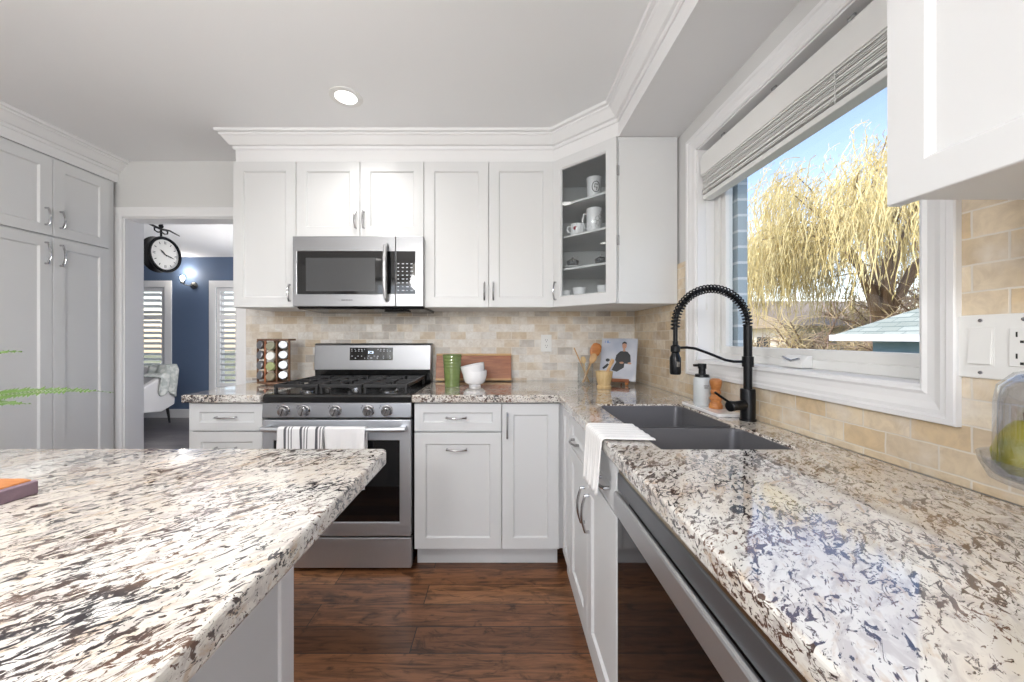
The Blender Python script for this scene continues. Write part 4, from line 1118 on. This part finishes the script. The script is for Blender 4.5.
# ---- cake stand with glass dome, lower right
CX, CY = 0.757, 0.452
tc_ = thing('cake_stand', 'clear glass cake stand with a raised rim at the right edge', 'cake stand', (CX, CY, ZT))
gl = mk_glass('thick_glass', (0.88, 0.90, 0.94, 1), 0.10)
obj('foot', MB().lathe([(0, 0.0005), (0.055, 0.0005), (0.052, 0.008), (0.02, 0.018), (0, 0.018)], n=36), gl, tc_)
obj('stem', MB().lathe([(0.0, 0.018), (0.014, 0.018), (0.010, 0.05), (0.016, 0.085), (0.0, 0.085)], n=24), gl, tc_)
obj('plate', MB().lathe([(0, 0.086), (0.05, 0.088), (0.088, 0.098), (0.096, 0.118), (0.098, 0.128), (0.094, 0.128), (0.092, 0.116), (0.084, 0.104), (0.05, 0.094), (0, 0.092)], n=56), gl, tc_)
td = thing('glass_dome', 'clear glass dome with a rounded top over the fruit on the stand', 'dome', (CX, CY, ZT+0.105))
obj('dome', MB().lathe([(0.082, 0.0005), (0.084, 0.003), (0.083, 0.10), (0.080, 0.122), (0.066, 0.140), (0.045, 0.148), (0.0, 0.152), (0.0, 0.148), (0.044, 0.144), (0.063, 0.136), (0.0755, 0.120), (0.079, 0.10), (0.080, 0.003), (0.082, 0.0005)], n=56), gl, td)
obj('knob', MB().lathe([(0, 0.151), (0.007, 0.152), (0.006, 0.160), (0.012, 0.168), (0.012, 0.176), (0, 0.182)], n=20), gl, td)
lem = M_('fruit_skin', srgb(186, 180, 40), 0.45); n = N(lem)
n.link(n.mix(n.ramp(n.noise(n.coord(), 22, 2), [(0.42, G(0)), (0.6, G(1))]), srgb(176, 160, 52), srgb(120, 128, 40)), n.b.inputs['Base Color']); n.bump(n.noise(n.coord(), 150, 2), 0.2, 0.002)
pear = [(0, 0), (0.016, 0.003), (0.029, 0.018), (0.031, 0.034), (0.025, 0.054), (0.016, 0.070), (0.009, 0.078), (0, 0.080)]
for q, (x, y, a, lb) in enumerate(((-0.034, 0.042, 15, 'yellow-green pear at the left side under the glass dome'), (0.040, 0.028, -20, 'yellow-green pear at the back under the glass dome'), (0.018, -0.036, 30, 'yellow-green pear at the near side under the glass dome'))):
    o_ = thing('pear', lb, 'pear', (CX+x, CY+y, ZT+0.1000), R(a*3), 'pears under the dome')
    obj('flesh', xf(MB().lathe(pear, n=24), RY(R(8))), lem, o_)
    obj('stalk', xf(MB().tube([(0, 0, 0.078), (0.003, 0, 0.090)], 0.0014, 6), RY(R(8))), wood_brown, o_)

# ---- island: board and fern
tbd = thing('chopping_board', 'thick orange wooden board with a grey bark edge on the island', 'board', (-1.098, 0.495, ZT+0.0005))
obj('board', MB().prism([(-0.22, -0.17), (0.19, -0.17), (0.212, 0.185), (0.19, 0.19), (-0.22, 0.19)], 0.004, 0.026), wood_org, tbd, bevel=0.002)
bark = M_('bark_edge', srgb(122, 102, 112), 0.8); n = N(bark); n.bump(n.noise(n.coord(), 60, 3), 0.5, 0.003)
obj('bark_edge', MB().prism([(0.19, -0.17), (0.205, -0.168), (0.226, 0.184), (0.212, 0.190)], 0.0, 0.024), bark, tbd, bevel=0.002, label='purplish grey bark edge')

def fern():
    t = thing('potted_fern', 'potted fern on the island, fronds reaching in from the left edge', 'fern', (-1.42, 0.83, ZT))
    obj('pot', MB().lathe([(0, 0.0005), (0.055, 0.0005), (0.075, 0.11), (0.078, 0.12), (0.071, 0.12), (0.067, 0.105), (0, 0.10)], n=32), M_('white_pot', srgb(225, 223, 218), 0.4), t)
    obj('soil', MB().lathe([(0, 0.1005), (0.066, 0.1005), (0.0, 0.106)], n=24), M_('soil', srgb(60, 44, 34), 0.9), t)
    lf = M_('fern_leaf', srgb(84, 112, 52), 0.5)
    rnd = random.Random(5)
    # (azimuth deg, reach, rise, end height)
    fr = [(0, 0.515, 0.056, 0.062), (-4, 0.36, 0.03, 0.04), (3, 0.285, 0.10, 0.155)]
    for k in range(12): fr.append((115+k*11, rnd.uniform(0.2, 0.34), rnd.uniform(0.1, 0.2), rnd.uniform(-0.02, 0.1)))
    for az, reach, rise, zend in fr:
        m = MB(RZ(R(az))); pts = []
        NN = 26
        for k in range(NN):
            u = k/(NN-1); z = 0.105 + (zend+0.0)*u + 4*rise*0.45*u*(1-u)
            pts.append(Vector((0.01+reach*u, 0.012*math.sin(u*3), z)))
        m.tube(pts, [0.0014*(1-0.7*k/NN) for k in range(NN)], 5)
        for k in range(3, NN*2):
            u = k/(NN*2); i = min(int(u*(NN-1)), NN-2); p = pts[i].lerp(pts[i+1], u*(NN-1)-i)
            L_ = 0.036*math.sin(PI*min(1, 0.15+u*0.9))**0.7*(1.05-u*0.75)
            for s in (-1, 1):
                w_ = 0.0085*(1.1-u*0.6)
                a = m.av(p); b = m.av(p+Vector((w_, s*L_*0.4, s*L_*0.22))); c = m.av(p+Vector((w_*0.5, s*L_*0.75, s*L_*0.48+0.003*rnd.uniform(-1, 1)))); d = m.av(p+Vector((-w_, s*L_*0.4, s*L_*0.22)))
                m.af((a, b, c, d), False)
        obj('frond', m, lf, t)
fern()

# ================================================================== BLIND, RECESSED LIGHT
tbl = thing('window_blind', 'white slatted blind pulled up at the top of the kitchen window', 'blind', (0.95, 1.23, 2.07))
Wb = dict(parent=tbl, world=True)
ya, yb_ = WY0+0.02, WY1-0.02
obj('headrail', MB().box(0.928, 0.982, ya, yb_, 1.995, 2.050), plastic_w, bevel=0.002, **Wb)
obj('valance', MB().box(0.921, 0.9265, ya, yb_, 1.952, 2.035).box(0.9265, 0.930, ya, yb_, 1.946, 1.956), plastic_w, bevel=0.002, **Wb)
rnd = random.Random(3)
for k in range(22):
    z = 1.870+k*0.0058
    if z > 1.985: break
    dx = rnd.uniform(-0.003, 0.003)
    obj('slat', MB(T(0.955+dx, 0, z) @ RY(R(rnd.uniform(-4, 4)))).box(-0.025, 0.025, ya+0.004, yb_-0.004, -0.0014, 0.0014), plastic_w, **Wb)
obj('bottom_rail', MB().box(0.932, 0.978, ya+0.002, yb_-0.002, 1.842, 1.862), plastic_w, bevel=0.003, **Wb)
for y in (0.95, 1.22, 1.5): obj('bracket', MB().box(0.9225, 0.9285, y-0.010, y+0.010, 2.050, 2.058), chrome, **Wb)
cm = MB()
for y in (1.0, 1.45): cm.tube([(0.9275, y, 1.95), (0.9275, y, 1.855)], 0.0012, 5)
obj('ladder_cord', cm, plastic_w, **Wb)
obj('pull_cord', MB().tube([(0.925, 1.615, 2.04), (0.924, 1.617, 1.6), (0.925, 1.616, 1.36)], 0.0013, 6).tube([(0.925, 1.616, 1.36), (0.925, 1.616, 1.33)], 0.004, 8), plastic_w, **Wb)

def can(x, y, label, vis=True):
    t = thing('recessed_light', label, 'ceiling light', (x, y, ZC-0.0005))
    obj('trim_ring', MB().lathe([(0.052, -0.004), (0.078, -0.003), (0.080, 0.0), (0.05, 0.0), (0.052, -0.004)], n=36), plastic_w, t)
    obj('lens', MB().lathe([(0, -0.002), (0.051, -0.002), (0.051, 0.0), (0, 0)], n=32), lens_m, t)
    light('can_light', 'SPOT', (x, y, ZC-0.03), 8, (1, 0.98, 0.95), spot_size=R(140), spot_blend=0.8, shadow_soft_size=0.05)
can(-0.775, 1.80, 'lit round recessed light in the ceiling above the range side')
for x, y, lb in ((-2.1, 1.0, 'added unseen to brighten the pantry'), (-0.9, 0.9, 'added unseen over the island for fill'), (-1.9, -1.4, 'behind the viewpoint on the left'), (-0.3, -1.4, 'behind the viewpoint on the right')):  # first two are added out of view to lighten pantry and fronts
    can(x, y, 'lit round recessed light in the ceiling, ' + lb)

def globe(x, y, label, watts, zc=1.95):
    t = thing('globe_pendant', label, 'pendant lamp', (x, y, zc))
    obj('globe', MB().lathe([(0, -0.10), (0.05, -0.087), (0.087, -0.05), (0.10, 0), (0.087, 0.05), (0.05, 0.087), (0, 0.10)], n=32), emis('globe_glow', (1, 0.96, 0.9, 1), 3), t)
    obj('cord', MB().tube([(0, 0, 0.098), (0, 0, ZC-zc-0.002)], 0.004, 8), matte_bk, t)
    light('globe_light', 'POINT', (x, y, zc-0.125), watts, (1.0, 0.995, 0.985), shadow_soft_size=0.1)
globe(-0.4, -1.3, 'white globe pendant lamp hanging behind the viewpoint', 50)
globe(-0.9, 0.15, 'white globe lamp added unseen over the island to light the pantry', 26)  # added out of view, placed so its light reaches the pantry
# ================================================================== BEDROOM THINGS
CKX, CKY, CKZ = -2.955, 3.13, 1.925
tck = thing('station_clock', 'black double-sided station clock hanging on a scroll bracket in the doorway', 'clock', (CKX, CKY, CKZ))
Mk = RY(R(90)) @ Matrix.Scale(0.9, 4)
S9 = Matrix.Scale(0.9, 4)
case = MB(Mk).lathe([(0.150, -0.05), (0.165, -0.052), (0.172, -0.040), (0.166, -0.030), (0.160, -0.012), (0.160, 0.012), (0.166, 0.030), (0.172, 0.040), (0.165, 0.052), (0.150, 0.05), (0.146, 0.036), (0.0, 0.036), (0.0, -0.036), (0.146, -0.036), (0.150, -0.05)], n=48)
obj('case', case, matte_bk, tck)
fc = obj('face', MB(Mk).lathe([(0, 0.0365), (0.143, 0.0365), (0.143, 0.040), (0, 0.040)], n=40), M_('clock_face', srgb(236, 235, 230), 0.5), tck)
mkb = MB()
for k in range(12):
    a = 2*PI*k/12
    M0 = S9 @ T(0.0402, 0, 0) @ RX(a)
    mkb.M = M0; L_ = 0.026
    if k % 3 == 0: mkb.box(0, 0.001, -0.009, -0.005, 0.100, 0.100+L_); mkb.box(0, 0.001, 0.003, 0.007, 0.100, 0.100+L_)
    else: mkb.box(0, 0.001, -0.003, 0.003, 0.104, 0.104+L_*0.8)
mkb.M = Matrix.Identity(4)
obj('numerals', mkb, dark_mark, fc)
def hand(a, L_, w_): 
    return MB(S9 @ T(0.0416, 0, 0) @ RX(-a)).prism([(-w_/2, -0.018), (w_/2, -0.018), (w_, L_*0.55), (0, L_), (-w_, L_*0.55)], 0, 0.001, 'YZ')
obj('hour_hand', hand(R(-52), 0.066, 0.008), dark_mark, fc)
obj('minute_hand', hand(R(104), 0.105, 0.006), dark_mark, fc)
brk = MB()
brk.tube([(0, 0, 0.150), (0, 0, 0.215)], 0.008, 8)
brk.tube([(0, -0.555, 0.235), (0, -0.30, 0.262), (0, -0.10, 0.236), (0, 0.0, 0.222), (0, 0.08, 0.232), (0, 0.18, 0.212)], [0.008, 0.008, 0.009, 0.010, 0.008, 0.004], 8)
brk.lathe([(0, 0.225), (0.014, 0.235), (0.018, 0.250), (0.012, 0.262), (0.018, 0.272), (0.013, 0.290), (0, 0.297)], n=14)
for s in (-1, 1):
    brk.tube([(0, 0, 0.20), (0, s*0.03, 0.188), (0, s*0.058, 0.196), (0, s*0.062, 0.216), (0, s*0.046, 0.222)], 0.006, 7)
obj('scroll_bracket', brk, matte_bk, tck)
obj('wall_plate', MB().box(-0.03, 0.03, -0.549, -0.535, 0.17, 0.30), matte_bk, tck, bevel=0.003)

# wall sconce
SCX, SCY, SCZ = -4.66, 5.385, 2.05
tsc = thing('wall_sconce', 'lit wall sconce with a clear glass shade on the blue wall', 'sconce', (SCX, SCY+0.015, SCZ))
obj('back_plate', xf(MB().lathe([(0, 0), (0.055, 0), (0.05, 0.012), (0, 0.014)], n=24), T(0.06, -0.0005, -0.07) @ RX(R(90))), nickel, tsc)
obj('arm', MB().tube([(0.06, -0.012, -0.07), (0.06, -0.07, -0.08), (0.0, -0.10, -0.07), (-0.03, -0.10, -0.045)], 0.007, 8), nickel, tsc)
obj('socket', MB().lathe([(0, -0.05), (0.028, -0.05), (0.03, -0.03), (0.012, -0.02), (0, -0.02)], (-0.03, -0.10, 0), 16), nickel, tsc)
obj('glass_shade', MB().lathe([(0.03, -0.032), (0.042, -0.02), (0.045, 0.09), (0.043, 0.09), (0.040, -0.018), (0.03, -0.028)], (-0.03, -0.10, 0), 24), clear_m, tsc)
obj('bulb', MB().lathe([(0, -0.018), (0.010, -0.012), (0.024, 0.015), (0.027, 0.04), (0.018, 0.062), (0, 0.068)], (-0.03, -0.10, 0), 20), bulb_m, tsc)
light('sconce_light', 'POINT', (SCX-0.03, SCY-0.085, SCZ+0.13), 3.5, (1, 0.92, 0.82), shadow_soft_size=0.03)
# added lamp: an unseen globe that brightens the bedroom
tcl = thing('globe_pendant', 'white globe lamp added out of view to brighten the blue room', 'pendant lamp', (-2.55, 4.35, 1.75))
obj('globe', MB().lathe([(0, -0.12), (0.06, -0.104), (0.104, -0.06), (0.12, 0), (0.104, 0.06), (0.06, 0.104), (0, 0.12)], n=32), emis('globe_glow', (1, 0.97, 0.93, 1), 3), tcl)
obj('cord', MB().tube([(0, 0, 0.118), (0, 0, 0.658)], 0.004, 8), matte_bk, tcl)
light('bedroom_fill', 'POINT', (-2.55, 4.35, 1.60), 85, (1, 0.97, 0.94), shadow_soft_size=0.12)

# armchair with a throw
tar = thing('armchair', 'white upholstered armchair with dark legs by the blue wall', 'armchair', (-4.95, 4.83, 0), R(4))
uph = M_('white_upholstery', srgb(226, 225, 226), 0.85)
side = [(-0.30, 0.235), (-0.30, 0.50), (-0.27, 0.535), (0.20, 0.735), (0.27, 0.74), (0.30, 0.70), (0.26, 0.26), (0.05, 0.19)]
for x in (0.26, -0.34): obj('side_panel', MB().prism(side, x, x+0.08, 'YZ'), uph, tar, bevel=0.02, seg=3)
obj('seat', MB().box(-0.26, 0.26, -0.30, 0.20, 0.24, 0.45), uph, tar, bevel=0.03, seg=3)
obj('backrest', MB().prism([(0.14, 0.25), (0.20, 0.79), (0.30, 0.80), (0.28, 0.25)], -0.26, 0.26, 'YZ'), uph, tar, bevel=0.02, seg=3)
for x, y in ((0.30, -0.22), (-0.30, -0.22), (0.28, 0.20), (-0.28, 0.20)):
    obj('leg', MB().tube([(x, y, 0.25), (x*1.04, y*1.15, 0.002)], [0.02, 0.011], 10), dark_mark, tar)
mb = MB(); n_, m_ = 16, 22
for k in range(m_):
    u = k/(m_-1)
    for i in range(n_+1):
        s = i/n_
        y = -0.02 + 0.30*s + 0.01*math.sin(u*5)
        if u < 0.4: x = 0.10+0.245*(u/0.4); z = 0.0
        else: x = 0.352+0.015*math.sin(s*14+u*3); z = -(u-0.4)/0.6*(0.20+0.18*s+0.03*math.sin(s*9))
        top = 0.665+0.42*max(0, y) if y < 0.18 else 0.757
        if y > 0.12 and u < 0.4: top = max(top, 0.81)
        mb.av((x, y, top+z+0.006*math.sin(s*11+u*9)))
for k in range(m_-1):
    for i in range(n_):
        a = k*(n_+1)+i; mb.af((a, a+1, a+n_+2, a+n_+1), True)
thr = M_('throw_cloth', srgb(196, 202, 196), 0.95); n = N(thr)
n.link(n.ramp(n.noise(n.coord(), 16, 3), [(0.42, srgb(186, 192, 188)), (0.6, srgb(222, 224, 220))]), n.b.inputs['Base Color'])
o_ = obj('throw_blanket', mb, thr); o_.location = (-4.95, 4.83, 0); o_.rotation_euler = (0, 0, R(4)); sm = o_.modifiers.new('s', 'SOLIDIFY'); sm.thickness = 0.012; sm.offset = 1
tag(o_, 'pale grey-green throw draped over the corner of the white armchair', 'blanket')

# ================================================================== OUTSIDE
grass = M_('lawn', srgb(150, 146, 104), 0.9); n = N(grass)
n.link(n.ramp(n.noise(n.coord(), 0.9, 4), [(0.35, srgb(128, 130, 84)), (0.65, srgb(176, 168, 130))]), n.b.inputs['Base Color'])
struct('ground', MB().box(-40, 90, -40, 90, -0.95, -0.8), grass)
# neighbour garage with hip roof (right)
tga = thing('garage', 'low neighbouring building with teal shingle hip roof and white eave', 'building', (8.5, 3.0, -0.8))
Wg = dict(parent=tga, world=True)
shing = M_('teal_shingles', srgb(140, 166, 166), 0.8); n = N(shing)
tcx = n.new('ShaderNodeTexCoord'); spx = n.new('ShaderNodeSeparateXYZ'); n.link(tcx.outputs['Object'], spx.inputs[0])
cbx = n.new('ShaderNodeCombineXYZ'); n.link(spx.outputs['Y'], cbx.inputs[0]); n.link(spx.outputs['Z'], cbx.inputs[1])
brx = n.new('ShaderNodeTexBrick'); n.link(cbx.outputs[0], brx.inputs['Vector']); brx.inputs['Scale'].default_value = 1; brx.inputs['Brick Width'].default_value = 0.3; brx.inputs['Row Height'].default_value = 0.075; brx.inputs['Mortar Size'].default_value = 0.006
brx.inputs['Color1'].default_value = srgb(160, 166, 152); brx.inputs['Color2'].default_value = srgb(188, 192, 178); brx.inputs['Mortar'].default_value = srgb(120, 134, 126)
n.link(brx.outputs['Color'], n.b.inputs['Base Color'])
gx0, gx1, gy0, gy1, ez, rz_ = 6.0, 11.0, -0.6, 6.5, 1.245, 2.75
rf = MB(); hp = (gx1-gx0)/2
v_ = [rf.av(p) for p in ((gx0, gy0, ez), (gx1, gy0, ez), (gx1, gy1, ez), (gx0, gy1, ez), ((gx0+gx1)/2, gy0+hp, rz_), ((gx0+gx1)/2, gy1-hp, rz_))]
rf.af((v_[0], v_[1], v_[4])); rf.af((v_[1], v_[2], v_[5], v_[4])); rf.af((v_[2], v_[3], v_[5])); rf.af((v_[3], v_[0], v_[4], v_[5])); rf.af((v_[0], v_[3], v_[2], v_[1]))
obj('roof', rf, shing, **Wg)
obj('fascia', MB().cells([gx0-0.04, gx0, gx1, gx1+0.04], [gy0-0.04, gy0, gy1, gy1+0.04], lambda i, j: not (i == 1 and j == 1), ez-0.10, ez+0.005), M_('fascia_white', srgb(245, 245, 245), 0.5), **Wg)
sid = M_('blue_siding', srgb(120, 148, 164), 0.7)
obj('walls', MB().box(gx0+0.35, gx1-0.35, gy0+0.35, gy1-0.35, -0.8, ez-0.02), sid, **Wg)
# far house (left)
thh = thing('house', 'distant pale house with a grey gabled roof beyond the willow', 'house', (16.5, 19.5, -0.8))
Wh = dict(parent=thh, world=True)
sd2 = M_('pale_siding', srgb(228, 220, 206), 0.8); rf2 = M_('grey_shingles', srgb(172, 156, 136), 0.85)
obj('walls', MB().box(13.9, 19.5, 17.5, 22.5, -0.8, 1.75), sd2, **Wh)
obj('roof', MB().prism([(16.9, 1.65), (16.9, 1.75), (20, 3.2), (23.1, 1.75), (23.1, 1.65)], 13.3, 20.1, 'YZ'), rf2, **Wh)
obj('window', MB().box(13.86, 13.92, 18.6, 19.5, 0.3, 1.2), plastic_dk, **Wh)
obj('window', MB().box(14.9, 15.9, 17.46, 17.52, 0.3, 1.2), plastic_dk, **Wh)
th2 = thing('house', 'pale house further behind the garage roof', 'house', (26, 14, -0.8))
obj('walls', MB().box(23, 30, 10, 16, -0.8, 2.0), sd2, th2, world=True)
obj('roof', MB().prism([(9.4, 1.9), (9.4, 2.0), (13, 3.9), (16.6, 2.0), (16.6, 1.9)], 22.5, 30.5, 'YZ'), rf2, th2, world=True)

leafy = M_('willow_twigs', srgb(222, 196, 116), 0.8); n = N(leafy)
n.link(n.ramp(n.noise(n.coord(), 2.2, 3), [(0.35, srgb(196, 176, 112)), (0.65, srgb(236, 222, 168))]), n.b.inputs['Base Color'])
barkm = M_('tree_bark', srgb(128, 106, 84), 0.9)
def willow(loc, Rc, Hc, label, seed, nb, per, group='trees outside the window'):
    rnd = random.Random(seed)
    t = thing('willow_tree', label, 'tree', loc, 0, group)
    trunk = MB(); st = MB()
    trunk.tube([(0, 0, 0), (0.1, 0, 1.2), (-0.05, 0.1, 2.6)], [0.30, 0.24, 0.18], 10)
    limbs = []
    for b in range(8):
        az = 2*PI*b/8 + rnd.uniform(-0.3, 0.3); r_ = Rc*rnd.uniform(0.25, 0.55)
        e = Vector((r_*math.cos(az), r_*math.sin(az), Hc*rnd.uniform(0.5, 0.72)))
        p0 = Vector((-0.05, 0.1, rnd.uniform(2.0, 2.6))); q = p0.lerp(e, 0.5)+Vector((-0.2*math.cos(az), -0.2*math.sin(az), 0.3))
        trunk.tube([p0, q, e], [0.13, 0.09, 0.05], 7); limbs.append((q, e))
    for b in range(nb):
        az = rnd.uniform(0, 2*PI); rad = Rc*math.sqrt(rnd.uniform(0.02, 1)); 
        top = Hc*(1-0.42*(rad/Rc)**2)*rnd.uniform(0.68, 1.0)
        tip = Vector((rad*math.cos(az), rad*math.sin(az), top))
        q, e = min(limbs, key=lambda le: (le[1]-tip).length)
        p0 = q.lerp(e, rnd.uniform(0.3, 1)); mid = p0.lerp(tip, 0.5)+Vector((0, 0, rnd.uniform(0, 0.5)))
        trunk.tube([p0, mid, tip], [0.04, 0.025, 0.010], 5)
        for s in range(per):
            u = rnd.random(); base = (mid.lerp(tip, u) if rnd.random() < 0.45 else tip)
            base = base + Vector((rnd.gauss(0, 0.45), rnd.gauss(0, 0.45), rnd.gauss(0, 0.25)))
            out = Vector((base.x, base.y, 0)); out = out.normalized() if out.length > 0.1 else Vector((1, 0, 0))
            L_ = rnd.uniform(0.4, 2.3)*(0.6+0.4*rad/Rc); L_ = min(L_, base.z-0.5)
            k_ = rnd.uniform(0.1, 0.55); w0 = rnd.uniform(0, 6)
            ps = [base + out*k_*math.sin(min(1, q/4)*PI/2) + Vector((0.05*math.sin(w0+q), 0.05*math.cos(w0+q*1.3), 0.10*math.sin(q/6*PI) - L_*(q/6)**1.25)) for q in range(7)]
            r_ = rnd.uniform(0.007, 0.014)
            st.tube(ps, [r_]*6+[r_*0.4], 3, caps=False)
            for q in range(9):
                c = ps[rnd.randrange(1, 7)] + Vector((rnd.gauss(0, 0.05), rnd.gauss(0, 0.05), rnd.gauss(0, 0.12)))
                a = rnd.uniform(0, PI); dx, dy = math.cos(a)*0.022, math.sin(a)*0.022
                i = [st.av(c+Vector((dx, dy, 0))*0.5), st.av(c+Vector((dy, dx, 0.07))), st.av(c-Vector((dx, dy, 0))*0.5), st.av(c-Vector((dy, -dx, 0.09)))]
                st.af(i)
    obj('trunk', trunk, barkm, t); obj('hanging_twigs', st, leafy, t)
willow((12.7, 11.8, -0.8), 4.3, 9.4, 'big yellow weeping willow filling the kitchen window view', 3, 70, 66)
brn = M_('brown_twigs', srgb(176, 150, 122), 0.9); n = N(brn)
n.link(n.ramp(n.noise(n.coord(), 1.5, 2), [(0.4, srgb(156, 132, 116)), (0.6, srgb(206, 186, 140))]), n.b.inputs['Base Color'])
def bare(loc, H, label, seed, spread=0.5, nt_=260):
    rnd = random.Random(seed); t = thing('bare_tree', label, 'tree', loc, 0, 'trees outside the window')
    m = MB(); tw_ = MB()
    m.tube([(0, 0, 0), (0.05, 0.05, H*0.35)], [0.16, 0.11], 8)
    for b in range(26):
        az = rnd.uniform(0, 2*PI); el = rnd.uniform(0.25, 1.3)
        d = Vector((math.cos(az)*math.cos(el), math.sin(az)*math.cos(el), math.sin(el)))
        p0 = Vector((0, 0, H*rnd.uniform(0.12, 0.38))); p1 = p0 + d*H*spread*rnd.uniform(0.6, 1.1)
        m.tube([p0, p0.lerp(p1, 0.5)+Vector((0, 0, 0.1)), p1], [0.06, 0.035, 0.012], 5)
        for s in range(nt_//6):
            u = rnd.uniform(0.25, 1); q = p0.lerp(p1, u)
            e = Vector((rnd.gauss(0, 1), rnd.gauss(0, 1), rnd.gauss(0.5, 0.8))).normalized()*rnd.uniform(0.25, 0.9)
            tw_.tube([q, q+e*0.5+Vector((rnd.gauss(0, 0.05), rnd.gauss(0, 0.05), 0.04)), q+e], [0.014, 0.010, 0.005], 3, caps=False)
    obj('trunk', m, barkm, t); obj('twigs', tw_, brn, t)
bare((15.2, 12.2, -0.8), 6.5, 'brown bare tree behind the willow, above the teal roof', 11, 0.5, 460)
bare((12.6, 9.8, -0.8), 4.2, 'lower brown bare tree between the willow and the teal roof', 12, 0.62)
bare((17.5, 16.5, -0.8), 5.0, 'bare tree in front of the distant pale house', 13, 0.6)
bare((10.5, 8.5, -0.8), 3.0, 'low brown bare shrub at the left end of the teal roof', 14, 0.6, 260)
bare((8.6, 9.9, -0.8), 2.9, 'low tan bare shrub in front of the willow, left of the teal roof', 15, 0.6, 260)
